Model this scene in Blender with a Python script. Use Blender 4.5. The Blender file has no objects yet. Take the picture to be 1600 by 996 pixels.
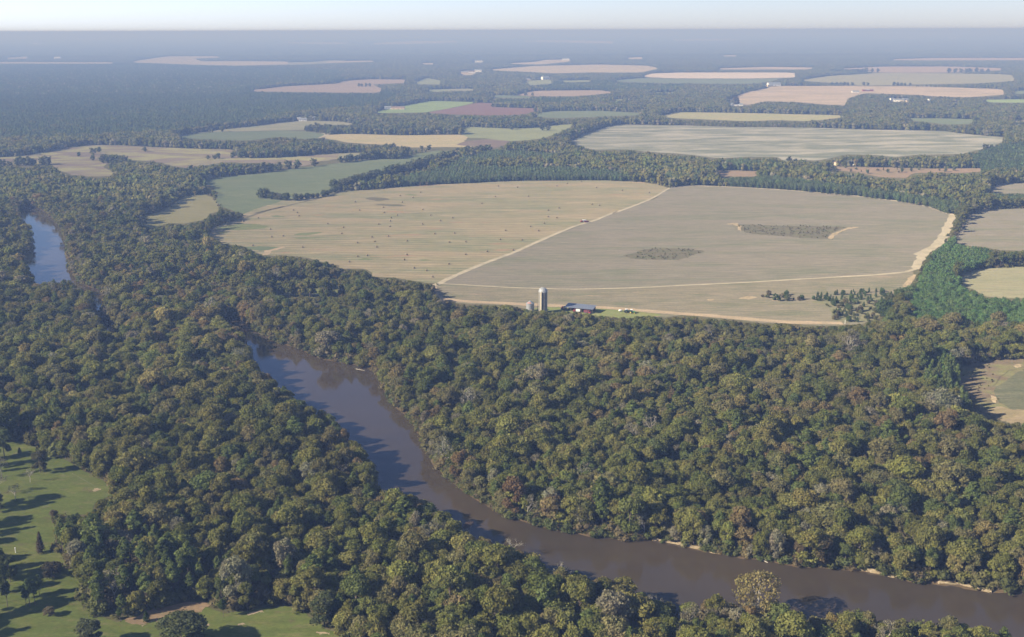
import bpy, bmesh, math, random
import numpy as np
from mathutils import Vector, Matrix

random.seed(7)
RNG = np.random.default_rng(11)
SC = bpy.context.scene
COL = SC.collection
R = math.radians

# ------------------------------------------------------------------ camera
H0 = 195.0
F = 1715.0
PITCH = math.atan(450.5 / F)
ROLL = R(0.18)
_f = np.array([0, math.cos(PITCH), -math.sin(PITCH)])
_r0 = np.array([1.0, 0, 0])
_u0 = np.array([0, math.sin(PITCH), math.cos(PITCH)])
_r = math.cos(ROLL) * _r0 - math.sin(ROLL) * _u0
_u = math.sin(ROLL) * _r0 + math.cos(ROLL) * _u0
EYE = np.array([0, 0, H0])


def at(x, y, z=0.0):
    """the point on the level plane z that the photograph shows at x, y"""
    x = np.asarray(x, float)
    y = np.asarray(y, float)
    d = _f * F + np.multiply.outer(x - 800.0, _r) - np.multiply.outer(y - 498.0, _u)
    t = (z - H0) / np.minimum(d[..., 2], -0.5)
    return EYE + d * t[..., None]


def proj(p):
    q = np.asarray(p, float) - EYE
    w = q @ _f
    return 800.0 + F * (q @ _r) / w, 498.0 - F * (q @ _u) / w


cam_d = bpy.data.cameras.new('camera')
cam = bpy.data.objects.new('camera', cam_d)
COL.objects.link(cam)
cam_d.sensor_width = 36.0
cam_d.lens = F * 36.0 / 1600.0
cam_d.clip_start = 1.0
cam_d.clip_end = 200000.0
M = Matrix(((_r[0], _u[0], -_f[0], 0), (_r[1], _u[1], -_f[1], 0), (_r[2], _u[2], -_f[2], H0), (0, 0, 0, 1)))
cam.matrix_world = M
SC.camera = cam

# ------------------------------------------------------------------ outlines
S1 = 1600 / 540.0
CROP = {'1': (0, 0, S1), '2': (530, 0, S1), '3': (1060, 0, S1), '4': (0, 320, S1), '5': (530, 320, S1),
        '6': (1060, 320, S1), '7': (0, 660, S1), '8': (530, 660, S1), '9': (1060, 660, S1),
        'h': (330, 280, 1600 / 370.0), 'l': (0, 680, 756 / 240.0), 'r': (1400, 480, 996 / 200.0),
        'i': (0, 0, 1.0), 'g': (440, 150, 1594 / 240.0), 's': (1160, 420, 1600 / 300.0), 'w': (300, 420, 598 / 120.0),
        'v': (700, 85, 1594 / 200.0), 'u': (1300, 80, 1598 / 300.0), 't': (0, 60, 1598 / 300.0)}


def px(*segs, ext=True):
    out = []
    for s in segs:
        x0, y0, k = CROP[s[0]]
        for p in s[1:]:
            x, y = x0 + p[0] / k, y0 + p[1] / k
            if ext:
                if x <= 2: x = -320.0
                if x >= 1598: x = 1920.0
                if y >= 994: y = 1160.0
            out.append((x, y))
    return np.array(out)


def chaikin(p, n=2, closed=True, c=.14):
    for _ in range(n):
        q = np.roll(p, -1, 0)
        a, b = (1 - c) * p + c * q, c * p + (1 - c) * q
        if not closed:
            a, b = a[:-1], b[:-1]
        r = np.empty((len(a) * 2, p.shape[1]))
        r[0::2], r[1::2] = a, b
        if not closed:
            r = np.vstack([p[:1], r, p[-1:]])
        p = r
    return p


def inpoly(x, y, poly):
    res = np.zeros(len(x), bool)
    lo, hi = poly.min(0), poly.max(0)
    m = (x >= lo[0]) & (x <= hi[0]) & (y >= lo[1]) & (y <= hi[1])
    idx = np.nonzero(m)[0]
    if not len(idx):
        return res
    X, Y = x[idx], y[idx]
    ins = np.zeros(len(idx), bool)
    n = len(poly)
    for i in range(n):
        x1, y1 = poly[i - 1]
        x2, y2 = poly[i]
        if y1 == y2:
            continue
        c = ((y1 > Y) != (y2 > Y)) & (X < (x2 - x1) * (Y - y1) / (y2 - y1) + x1)
        ins ^= c
    res[idx] = ins
    return res


# name, material key, height of the sheet, outline
FIELDS = [
    ('meadow', 'tan_meadow', px(('1', (0, 755), (60, 728), (150, 715), (250, 700), (310, 685), (420, 672), (560, 675), (700, 682), (900, 690), (1080, 695), (1090, 722), (1150, 735), (1300, 732), (1420, 722), (1560, 712), (1620, 716), (1620, 730), (1500, 747), (1400, 772), (1270, 760), (1050, 752), (930, 768), (850, 782), (740, 752), (600, 742), (500, 750), (480, 775), (540, 800), (500, 818), (410, 818), (330, 810), (270, 790), (230, 760), (120, 770), (60, 765), (0, 800)))),
    ('field', 'green', px(('1', (930, 840), (1050, 818), (1280, 797), (1390, 777), (1500, 766), (1570, 755)), ('g', (290, 740), (600, 700), (930, 660), (1260, 655), (1400, 600), (1594, 572)), ('2', (520, 702), (575, 706), (440, 735), (420, 760), (350, 785), (200, 812), (60, 832)), ('1', (1570, 868), (1510, 890), (1390, 935), (1150, 996), (1020, 960), (995, 920), (1010, 890), (950, 850)))),
    ('field', 'yellow_tan', px(('4', (600, 62), (700, 45), (790, 12), (850, -35), (950, -50), (985, -30), (1020, 5), (1020, 30), (980, 40), (940, 75), (850, 92), (790, 85), (700, 110), (655, 90)))),
    ('field', 'green', px(('1', (800, 640), (880, 622), (1000, 612), (1150, 610), (1300, 606), (1420, 610), (1510, 622), (1480, 642), (1400, 645), (1300, 634), (1150, 652), (1000, 648)))),
    ('field', 'tan_green', px(('1', (880, 622), (1000, 603), (1150, 588), (1290, 570), (1400, 560), (1520, 562), (1600, 566)), ('2', (20, 568), (150, 577), (300, 588), (150, 584), (20, 580)), ('1', (1560, 580), (1440, 600), (1300, 605), (1150, 609), (1000, 611)))),
    ('field', 'straw', px(('1', (1505, 626), (1580, 622)), ('2', (80, 622), (300, 628), (570, 624), (600, 640), (580, 655), (700, 690), (600, 682), (300, 685), (230, 672), (120, 668), (20, 660)), ('1', (1540, 648), (1490, 640)))),
    ('field', 'pale_green', px(('2', (560, 605), (580, 588), (800, 598), (930, 592), (1000, 580), (1125, 573), (1060, 593), (1020, 615), (960, 640), (880, 650), (780, 655), (680, 642), (600, 640), (570, 625)))),
    ('field', 'brown', px(('2', (540, 672), (580, 656), (690, 645), (790, 655), (770, 672), (720, 688), (620, 682)))),
    ('field', 'tan_green', px(('2', (0, 712), (60, 708), (150, 712), (140, 722), (0, 735)))),
    ('field', 'hay', px(('2', (0, 890), (200, 876), (400, 858), (800, 840), (1200, 836), (1420, 845), (1528, 872), (1450, 920), (1350, 962), (1250, 996)), ('5', (1180, 75), (1000, 137), (800, 227), (600, 302), (470, 362), (400, 365), (250, 338), (160, 335), (120, 300), (0, 296)), ('4', (1560, 282), (1480, 262), (1380, 240), (1290, 235), (1210, 235), (1120, 190), (1030, 178), (960, 140), (990, 105), (1100, 70), (1180, 20), (1370, -30)))),
    ('field', 'pale', px(('2', (1058, 657), (1130, 625), (1230, 590), (1300, 578), (1590, 582)), ('3', (280, 590), (600, 592), (840, 600), (1230, 608), (1290, 618), (1500, 637), (1508, 650), (1460, 680), (1300, 716), (1100, 718), (1000, 730), (900, 718), (780, 718), (650, 745), (520, 740), (500, 752), (450, 728), (300, 728), (200, 735), (10, 714)), ('2', (1450, 705), (1330, 695), (1180, 695), (1110, 680)))),
    ('field', 'bright_green', px(('2', (140, 525), (270, 495), (420, 468), (640, 474), (520, 502), (400, 522), (270, 524)))),
    ('field', 'purple', px(('2', (400, 524), (520, 502), (645, 476), (720, 480), (720, 498), (950, 504), (900, 520), (850, 532), (700, 536), (500, 530)))),
    ('field', 'green', px(('2', (890, 540), (960, 516), (1200, 514), (1400, 524), (1390, 535), (1200, 542), (1000, 548)))),
    ('field', 'pink', px(('1', (1120, 424), (1300, 402), (1480, 393), (1560, 388)), ('2', (30, 375), (150, 368), (310, 370), (300, 386), (150, 392), (200, 412), (190, 430), (0, 430)))),
    ('field', 'tan', px(('2', (670, 325), (900, 307), (1200, 300), (1420, 305), (1485, 317), (1400, 337), (1150, 337), (1000, 341), (850, 333)))),
    ('field', 'tan', px(('2', (740, 296), (900, 288), (950, 278), (1075, 277), (1060, 288), (920, 300)))),
    ('field', 'pale_green', px(('2', (860, 376), (980, 369), (990, 388), (885, 397)))),
    ('field', 'pale_green', px(('2', (1010, 375), (1170, 372), (1170, 380), (1010, 382)))),
    ('field', 'pale_green', px(('2', (345, 384), (400, 362), (470, 374), (470, 392), (360, 392)))),
    ('field', 'pale_green', px(('2', (400, 417), (600, 411), (660, 418), (420, 427)))),
    ('field', 'pink', px(('2', (815, 442), (900, 421), (1200, 419), (1285, 430), (1100, 447), (900, 447)))),
    ('field', 'white', px(('2', (1395, 356), (1450, 341), (1590, 337)), ('3', (540, 337), (545, 360), (300, 365), (10, 364)), ('2', (1500, 362)))),
    ('field', 'green', px(('2', (1245, 377), (1380, 363), (1590, 366)), ('3', (300, 367), (490, 364), (380, 386), (300, 390), (10, 387)), ('2', (1400, 384)))),
    ('field', 'pink_tan', px(('3', (225, 470), (290, 435), (450, 399), (800, 399), (1100, 401), (1500, 414), (1515, 440), (1330, 452), (1200, 448), (1100, 440), (860, 433), (785, 458), (772, 490), (700, 487), (560, 475), (400, 470), (330, 487), (260, 492)))),
    ('field', 'tan_green', px(('3', (550, 374), (700, 352), (960, 338), (1540, 345), (1565, 375), (1400, 387), (1110, 392), (860, 397), (700, 384)))),
    ('field', 'pink', px(('3', (735, 320), (950, 309), (1240, 309), (1500, 317), (1510, 326), (1250, 337), (940, 337)))),
    ('field', 'pink_tan', px(('3', (150, 319), (400, 311), (635, 314), (600, 323), (200, 323)))),
    ('field', 'pink', px(('3', (975, 276), (1200, 269), (1600, 271), (1600, 278), (1000, 281)))),
    ('field', 'straw_green', px(('2', (1470, 542), (1550, 523), (1590, 521)), ('3', (300, 524), (760, 535), (775, 542), (740, 547), (600, 562), (450, 558), (300, 562), (10, 550)))),
    ('field', 'green', px(('3', (990, 548), (1200, 549), (1390, 554), (1340, 576), (1250, 578), (1100, 562)))),
    ('field', 'bright_green', px(('3', (1405, 462), (1600, 458), (1600, 475), (1430, 477)))),
    ('field', 'green', px(('3', (1540, 437), (1560, 420), (1600, 408), (1600, 443)))),
    ('field', 'pink_tan', px(('3', (1525, 562), (1600, 548), (1600, 578), (1540, 572)))),
    ('meadow', 'scrub_brown', px(('3', (635, 780), (720, 774), (800, 774), (1000, 778), (1200, 783), (1420, 780), (1425, 795), (1300, 802), (1100, 800), (1050, 825), (950, 822), (850, 805), (760, 792)))),
    ('meadow', 'scrub_brown', px(('3', (165, 792), (280, 792), (385, 796), (370, 818), (200, 822)))),
    ('field', 'big_brown', px(('3', (1420, 890), (1500, 850), (1600, 843), (1600, 902), (1500, 898)))),
    ('field', 'big_brown', px(('6', (1270, 178), (1330, 60), (1420, 22), (1600, 2), (1600, 228), (1500, 212), (1380, 195)))),
    ('field', 'tan_green', px(('6', (1290, 340), (1350, 312), (1450, 292), (1600, 280), (1600, 453), (1500, 433), (1420, 427), (1350, 388), (1285, 370)))),
    ('field', 'big_brown', px(('2', (1528, 872), (1590, 862)), ('3', (250, 866), (500, 882), (800, 908), (1000, 932), (1150, 958), (1260, 996)), ('6', (1275, 50), (1250, 90), (1225, 150), (1190, 195), (1130, 230), (1100, 298), (1050, 314), (900, 327), (600, 344), (300, 362), (10, 376)), ('5', (1400, 385), (1200, 391), (1050, 393), (900, 389), (750, 383), (600, 374), (480, 368), (520, 337), (600, 302), (800, 227), (1000, 137), (1180, 75)), ('2', (1250, 996), (1350, 962), (1450, 920)))),
    ('field', 'low_brown', px(('6', (1100, 298), (1095, 330), (1060, 388), (1000, 395), (1010, 440), (950, 520), (860, 548), (780, 560), (640, 562), (500, 552), (350, 545), (200, 528), (10, 515)), ('5', (1500, 522), (1380, 516), (1250, 520), (1150, 505), (1000, 490), (900, 490), (780, 466), (620, 462), (500, 450), (440, 425), (425, 385), (480, 366), (600, 374), (750, 383), (900, 389), (1050, 393), (1200, 391), (1400, 385)), ('6', (10, 376), (300, 362), (600, 344), (900, 327), (1050, 314)))),
    ('meadow', 'rough_clearing', px(('6', (1600, 690), (1450, 717), (1350, 740), (1290, 762), (1262, 790), (1320, 850), (1380, 930), (1430, 996)), ('9', (1500, -5), (1600, 42)))),
    ('lawn', 'lawn', px(('7', (0, 105), (55, 95), (80, 84), (120, 92), (160, 120), (260, 160), (350, 200), (440, 255), (520, 300), (600, 335), (570, 352), (500, 340), (450, 370), (430, 420), (330, 430), (262, 425), (250, 480), (245, 560), (280, 620), (340, 665), (385, 720), (375, 800), (392, 870), (450, 905), (560, 918), (640, 895), (700, 868), (850, 835), (945, 828), (985, 858), (1060, 885), (1150, 875), (1310, 848), (1420, 890), (1500, 950), (1600, 985)), ('i', (560, 996), (0, 996)))),
    ('meadow', 'forest_glade', px(('4', (1230, 405), (1330, 392), (1480, 388), (1590, 398), (1600, 420), (1500, 426), (1330, 424)))),
    ('field', 'pale_green', px(('2', (1215, 466), (1290, 461), (1420, 462), (1400, 469), (1250, 470)))),
    ('field', 'pale_green', px(('2', (1285, 494), (1400, 491), (1490, 494), (1440, 500), (1310, 500)))),
    ('field', 'green', px(('v', (420, 530), (600, 512), (800, 515), (1000, 522), (1040, 545), (860, 548), (640, 545)))),
    ('field', 'pale_green', px(('2', (1430, 430), (1560, 428), (1560, 437), (1450, 437)))),
    ('field', 'tan_green', px(('v', (0, 432), (200, 436), (360, 446), (250, 458), (0, 460)))),
    # far clearings, thin from here
    ('field', 'tan', px(('1', (-30, 288), (70, 288), (170, 289), (520, 289), (530, 296), (170, 296), (-30, 294)))),
    ('field', 'tan', px(('1', (600, 290), (645, 280), (770, 262), (1000, 261), (1030, 268), (900, 272), (930, 285), (1100, 284), (1330, 286), (1340, 300), (1100, 305), (930, 302), (780, 296)))),
    ('field', 'tan_green', px(('1', (1330, 290), (1440, 288), (1530, 280), (1600, 282), (1590, 290), (1450, 298), (1340, 302)))),
    ('field', 'tan', px(('2', (-60, 286), (100, 282), (220, 284), (100, 289), (-60, 293)))),
    ('field', 'tan', px(('1', (30, 268), (130, 264), (130, 272), (30, 275)))),
    ('field', 'tan', px(('1', (1260, 200), (1400, 196), (1600, 197), (1620, 203), (1500, 206), (1400, 203)))),
    ('field', 'tan', px(('2', (140, 202), (300, 192), (520, 190), (560, 196), (400, 203), (180, 207)))),
    ('field', 'tan', px(('2', (820, 194), (960, 186), (1280, 192), (1260, 203), (1150, 200), (960, 196)))),
    ('field', 'tan', px(('2', (1360, 168), (1580, 161), (1600, 166), (1400, 172)))),
    ('field', 'tan', px(('3', (-30, 184), (150, 180), (300, 183), (250, 188), (0, 190)))),
    ('field', 'tan', px(('1', (345, 180), (500, 178), (510, 184), (360, 186)))),
    ('field', 'tan', px(('1', (640, 170), (720, 168), (720, 178), (650, 178)))),
    ('field', 'tan', px(('3', (880, 174), (1150, 172), (1150, 178), (900, 178)))),
    ('field', 'tan', px(('2', (560, 330), (640, 330), (620, 348), (570, 350)))),
    ('field', 'tan', px(('2', (1330, 268), (1410, 265), (1400, 275), (1340, 275)))),
    ('field', 'tan', px(('2', (380, 293), (440, 293), (440, 300), (390, 300)))),
    ('field', 'tan', px(('3', (200, 258), (270, 257), (270, 262), (210, 263)))),
]
SOFT = [chaikin(f[2], 1, True, .10) for f in FIELDS]

# the river: far waterline, then the near edge where the near trees' tops hide the water
W_MAIN_FAR = px(('w', (200, 345), (300, 370), (360, 385), (430, 415), (470, 450), (540, 515), (598, 535)), ('4', (1280, 640), (1380, 662), (1430, 690), (1500, 715), (1600, 735)), ('5', (60, 738), (170, 772), (205, 850), (260, 930), (330, 990)), ('8', (395, 90), (435, 190), (520, 272), (640, 360), (760, 430), (860, 460), (1010, 502), (1200, 532), (1380, 552), (1450, 546), (1590, 572)), ('9', (130, 600), (250, 620), (400, 642), (560, 668), (760, 680), (860, 690), (950, 708), (1080, 737), (1280, 757), (1460, 790), (1600, 800)))
W_MAIN_NEAR = px(('9', (1600, 955), (1500, 960), (1420, 940), (1300, 892), (1180, 890), (1080, 868), (960, 895), (870, 870), (760, 868), (590, 852), (480, 832), (380, 810), (240, 800), (100, 812), (0, 832)), ('8', (1540, 830), (1490, 770), (1400, 760), (1300, 712), (1180, 728), (1100, 690), (1040, 640), (930, 640), (870, 585), (800, 560), (720, 570), (640, 520), (550, 470), (520, 440), (450, 402), (340, 330), (200, 312), (172, 230), (140, 150), (100, 90), (20, 30)), ('4', (1480, 940), (1350, 880), (1250, 782), (1180, 752), (1160, 665), (1130, 615), (1080, 560), (1040, 540), (1010, 505)))
W_UP_FAR = px(('4', (85, 40), (110, 10), (180, 15), (230, 45), (290, 110), (305, 160), (318, 250), (325, 300), (360, 350), (420, 385), (480, 395)))
W_UP_NEAR = px(('4', (470, 430), (420, 400), (330, 345), (250, 343), (160, 372), (145, 300), (105, 250), (95, 215), (140, 205), (155, 135), (110, 80)))
W_SLOUGH = px(('4', (425, 440), (490, 415), (480, 460), (460, 490), (470, 530), (530, 550), (580, 575), (590, 590), (530, 597), (475, 575), (455, 520), (440, 480)))
WATER = [chaikin(np.vstack([W_MAIN_FAR, W_MAIN_NEAR]), 1), chaikin(np.vstack([W_UP_FAR, W_UP_NEAR]), 1), chaikin(W_SLOUGH, 1)]


def water_world(far, near, hide):
    a = at(far[:, 0], far[:, 1], 0)
    b = at(near[:, 0], near[:, 1], hide)
    return np.vstack([chaikin(a, 1, False), chaikin(b, 1, False)])[:, :2]


WW = [water_world(W_MAIN_FAR, W_MAIN_NEAR, 9.0), water_world(W_UP_FAR, W_UP_NEAR, 11.0),
      water_world(W_SLOUGH[:6], W_SLOUGH[6:], 6.0)]

PINES = [  # outline, height, spread of heights, spacing, radius, tint
    (px(('6', (1195, 235), (1225, 200), (1300, 178), (1355, 195), (1450, 250), (1450, 280), (1300, 330), (1255, 350), (1350, 390), (1500, 432), (1600, 455), (1600, 668), (1480, 612), (1200, 598), (1050, 592), (1078, 480), (1112, 380))), 8.0, 1.0, 3.9, 2.35, (.112, .176, .058)),
    (px(('r', (270, 520), (420, 520), (520, 650), (600, 780), (800, 900), (560, 960), (300, 820), (180, 640))), 13, 2.5, 5.0, 2.7, (.125, .160, .054)),
    (px(('2', (250, 862), (290, 838), (480, 792), (560, 752), (700, 711), (850, 716), (1000, 728), (1010, 765), (760, 768), (560, 768), (700, 790), (1000, 790), (1290, 808), (1330, 842), (1200, 846), (800, 848), (400, 872))), 7, 1.4, 4.4, 2.3, (.118, .152, .064)),
    (px(('3', (200, 848), (420, 835), (800, 885), (1100, 930), (1290, 955), (1300, 1006), (1100, 962), (800, 914), (500, 890), (250, 876))), 8, 1.6, 4.6, 2.4, (.116, .150, .060)),
    (px(('3', (210, 765), (300, 758), (395, 768), (390, 792), (230, 790))), 8, 1.5, 4.6, 2.4, (.116, .150, .060)),
    (px(('3', (1385, 960), (1400, 905), (1600, 918), (1600, 948))), 7, 1.5, 4.6, 2.6, (.118, .150, .060)),
    (px(('3', (1340, 765), (1400, 720), (1500, 690), (1600, 640), (1600, 770), (1450, 830))), 11, 2.0, 5.0, 2.6, (0.109, 0.150, 0.060)),
    (px(('4', (1150, 400), (1300, 380), (1450, 378), (1590, 365), (1590, 395), (1450, 388), (1250, 410))), 4.5, 1.2, 4.5, 2.2, (0.155, 0.163, 0.067)),
]
PINEWOOD = [px(('1', (0, 300), (600, 302), (1000, 310), (1600, 335), (1600, 385), (1300, 398), (1110, 424), (1600, 432), (1600, 512), (1350, 545), (1130, 585), (820, 620), (600, 640), (300, 655), (0, 690))),
            px(('2', (-40, 432), (200, 432), (300, 440), (260, 475), (150, 512), (-40, 518))),
            px(('2', (920, 395), (1240, 385), (1600, 392), (1600, 425), (1300, 430), (920, 420))),
            px(('2', (710, 490), (900, 462), (1100, 455), (1050, 495))),
            px(('7', (390, 640), (620, 600), (900, 700), (1000, 800), (700, 850), (560, 920), (440, 900), (380, 800))),
            px(('7', (250, 430), (380, 415), (480, 460), (470, 560), (330, 640), (260, 600)))]

# far farm buildings: base x, y, length, depth, wall height, turn, wall, roof, name, label
HOUSES = [
    (473, 189.5, 17, 10, 4.5, 10, 'white', 'tin', 'farmhouse', 'white farmhouse with pale roof at the tip of the far hedgerow wood'),
    (467, 187.5, 12, 8, 3.5, -15, 'tan', 'tin', 'shed', 'low tan shed next to the white farmhouse by the big pine forest'),
    (492, 187, 11, 8, 4.5, 20, 'white', 'tin', 'cottage', 'small white cottage among trees east of the white farmhouse'),
    (606, 171, 16, 11, 5, 8, 'white', 'tin', 'barn', 'white barn by the bright green pasture beyond the hedgerows'),
    (622, 171, 34, 11, 4, -4, 'tan', 'brownroof', 'barn', 'long tan barn with brown roof beside the bright green pasture'),
    (726, 115.5, 34, 16, 7, 0, 'tan', 'tin', 'warehouse', 'tan warehouse with pale roof in the clearing of the hazy forest'),
    (735, 114.5, 44, 18, 6, 5, 'white', 'brownroof', 'warehouse', 'long white warehouse with brown roof in the forest clearing'),
    (747, 112.5, 34, 16, 8, 0, 'white', 'tin', 'barn', 'white barn at the edge of the warehouse clearing'),
    (748, 97.5, 46, 22, 8, 0, 'white', 'tin', 'hangar', 'distant white hangar half lost in the haze over the forest'),
    (852, 124.5, 30, 18, 8, 25, 'white', 'tin', 'farmhouse', 'bright white farmhouse above the small pale green clearing'),
    (825, 125.5, 18, 10, 4, 0, 'tan', 'tin', 'cottage', 'small tan cottage left of the bright white farmhouse'),
    (884, 94.5, 44, 24, 9, 0, 'white', 'tin', 'hangar', 'white hangar at the end of the narrow tan cropland'),
    (1209, 134.5, 46, 20, 7, 12, 'white', 'tin', 'barn', 'large white barn at the tip of the pinkish cropland'),
    (1203, 135.5, 20, 12, 4, 12, 'tan', 'tin', 'shed', 'low pale shed beside the large white barn'),
    (1151.5, 165.5, 30, 9, 4, 0, 'white', 'tin', 'trailer', 'long white trailer home below the lone tall tree'),
    (1144.5, 165.5, 13, 8, 3.5, 0, 'white', 'tin', 'shed', 'small white shed left of the long white trailer home'),
    (1336.5, 145, 22, 9, 4, 0, 'white', 'tin', 'trailer', 'white trailer standing alone in the pinkish cropland'),
    (1350, 143, 10, 8, 4.5, 0, 'red', 'brownroof', 'shed', 'first reddish shed from the white trailer in the cropland'),
    (1356, 143, 12, 8, 4, 0, 'red', 'tin', 'shed', 'reddish shed with pale roof between its two dark roofed twins'),
    (1362, 143, 10, 8, 5, 0, 'red', 'brownroof', 'shed', 'last reddish shed of the three in the cropland'),
    (1393.5, 158, 13, 9, 6, 20, 'white', 'tin', 'house', 'white house at the west end of the row in the dark wood'),
    (1401, 159, 16, 9, 5, -10, 'white', 'tin', 'trailer', 'white trailer home second in the row in the dark wood'),
    (1407, 158.5, 16, 9, 5, 0, 'cream', 'tin', 'trailer', 'cream trailer home in the middle of the row in the dark wood'),
    (1414.5, 158, 14, 9, 5.5, 15, 'white', 'tin', 'house', 'white house fourth in the row in the dark wood'),
    (1418.5, 159.5, 10, 8, 4.5, 0, 'tan', 'tin', 'shed', 'tan shed at the east end of the row in the dark wood'),
    (1452, 159.5, 14, 10, 6.5, 35, 'white', 'tin', 'cottage', 'single white cottage in the dark wood east of the row'),
    (1490, 165, 20, 10, 5, 40, 'tan', 'tin', 'barn', 'pale roofed barn half hidden in the dark wood'),
    (1565, 211.5, 8, 6, 5, 0, 'darkred', 'tin', 'shed', 'small dark shed at the corner of the pale cotton field'),
    (1592, 184.5, 13, 9, 5, 10, 'white', 'tin', 'house', 'white house at the edge of the brown plot in the far woods'),
    (1311, 258.5, 13, 8, 3.5, 10, 'tan', 'brownroof', 'cottage', 'brown roofed cottage under the tall trees by the brown meadow'),
    (1334, 258, 11, 8, 4, -10, 'white', 'tin', 'cottage', 'white walled cottage under the tall trees by the brown meadow'),
    (58, 69, 110, 40, 14, 0, 'white', 'tin', 'factory', 'long white factory far out in the hazy forest'),
    (90, 91.5, 44, 22, 8, 0, 'white', 'tin', 'barn', 'white barn among the thin far clearings'),
    (38, 91.5, 40, 22, 8, 0, 'tan', 'tin', 'barn', 'tan barn in the thin clearing beyond the pine forest'),
    (1490, 59.5, 150, 50, 16, 0, 'white', 'tin', 'factory', 'tiny white factory just below the hazy horizon'),
]

# ------------------------------------------------------------------ materials
def new_mat(name):
    m = bpy.data.materials.new(name)
    m.use_nodes = True
    nt = m.node_tree
    for n in list(nt.nodes):
        nt.nodes.remove(n)
    out = nt.nodes.new('ShaderNodeOutputMaterial')
    return m, nt, out


def node(nt, kind, **kw):
    n = nt.nodes.new(kind)
    for k, v in kw.items():
        if k.startswith('i_'):
            n.inputs[k[2:].replace('_', ' ')].default_value = v
        else:
            setattr(n, k, v)
    return n


def mixc(nt, fac, a, b, mode='MIX'):
    n = nt.nodes.new('ShaderNodeMix')
    n.data_type = 'RGBA'
    n.blend_type = mode
    for s, v in ((0, fac), (6, a), (7, b)):
        if isinstance(v, bpy.types.NodeSocket):
            nt.links.new(v, n.inputs[s])
        else:
            n.inputs[s].default_value = v if s == 0 else (*v, 1.0)
    return n.outputs[2]


def ramp(nt, val, a, b):
    n = nt.nodes.new('ShaderNodeMapRange')
    n.inputs[1].default_value = a
    n.inputs[2].default_value = b
    nt.links.new(val, n.inputs[0])
    return n.outputs[0]


def noise(nt, vec, scale, detail=4.0, rough=.55, distort=0.0):
    n = node(nt, 'ShaderNodeTexNoise')
    n.inputs['Scale'].default_value = scale
    n.inputs['Detail'].default_value = detail
    n.inputs['Roughness'].default_value = rough
    n.inputs['Distortion'].default_value = distort
    nt.links.new(vec, n.inputs['Vector'])
    return n.outputs['Fac']


def mapped(nt, scale=(1, 1, 1), rot=0.0, loc=(0, 0, 0)):
    c = nt.nodes.new('ShaderNodeNewGeometry')
    m = nt.nodes.new('ShaderNodeMapping')
    m.vector_type = 'POINT'
    m.inputs['Rotation'].default_value = (0, 0, rot)
    m.inputs['Scale'].default_value = scale
    m.inputs['Location'].default_value = loc
    nt.links.new(c.outputs['Position'], m.inputs['Vector'])
    return m.outputs['Vector']


def principled(nt, out, col, rough=.9, spec=.15, metal=0.0):
    p = node(nt, 'ShaderNodeBsdfPrincipled')
    if isinstance(col, bpy.types.NodeSocket):
        nt.links.new(col, p.inputs['Base Color'])
    else:
        p.inputs['Base Color'].default_value = (*col, 1)
    p.inputs['Roughness'].default_value = rough
    p.inputs['Specular IOR Level'].default_value = spec
    p.inputs['Metallic'].default_value = metal
    nt.links.new(p.outputs[0], out.inputs['Surface'])
    return p


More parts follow.
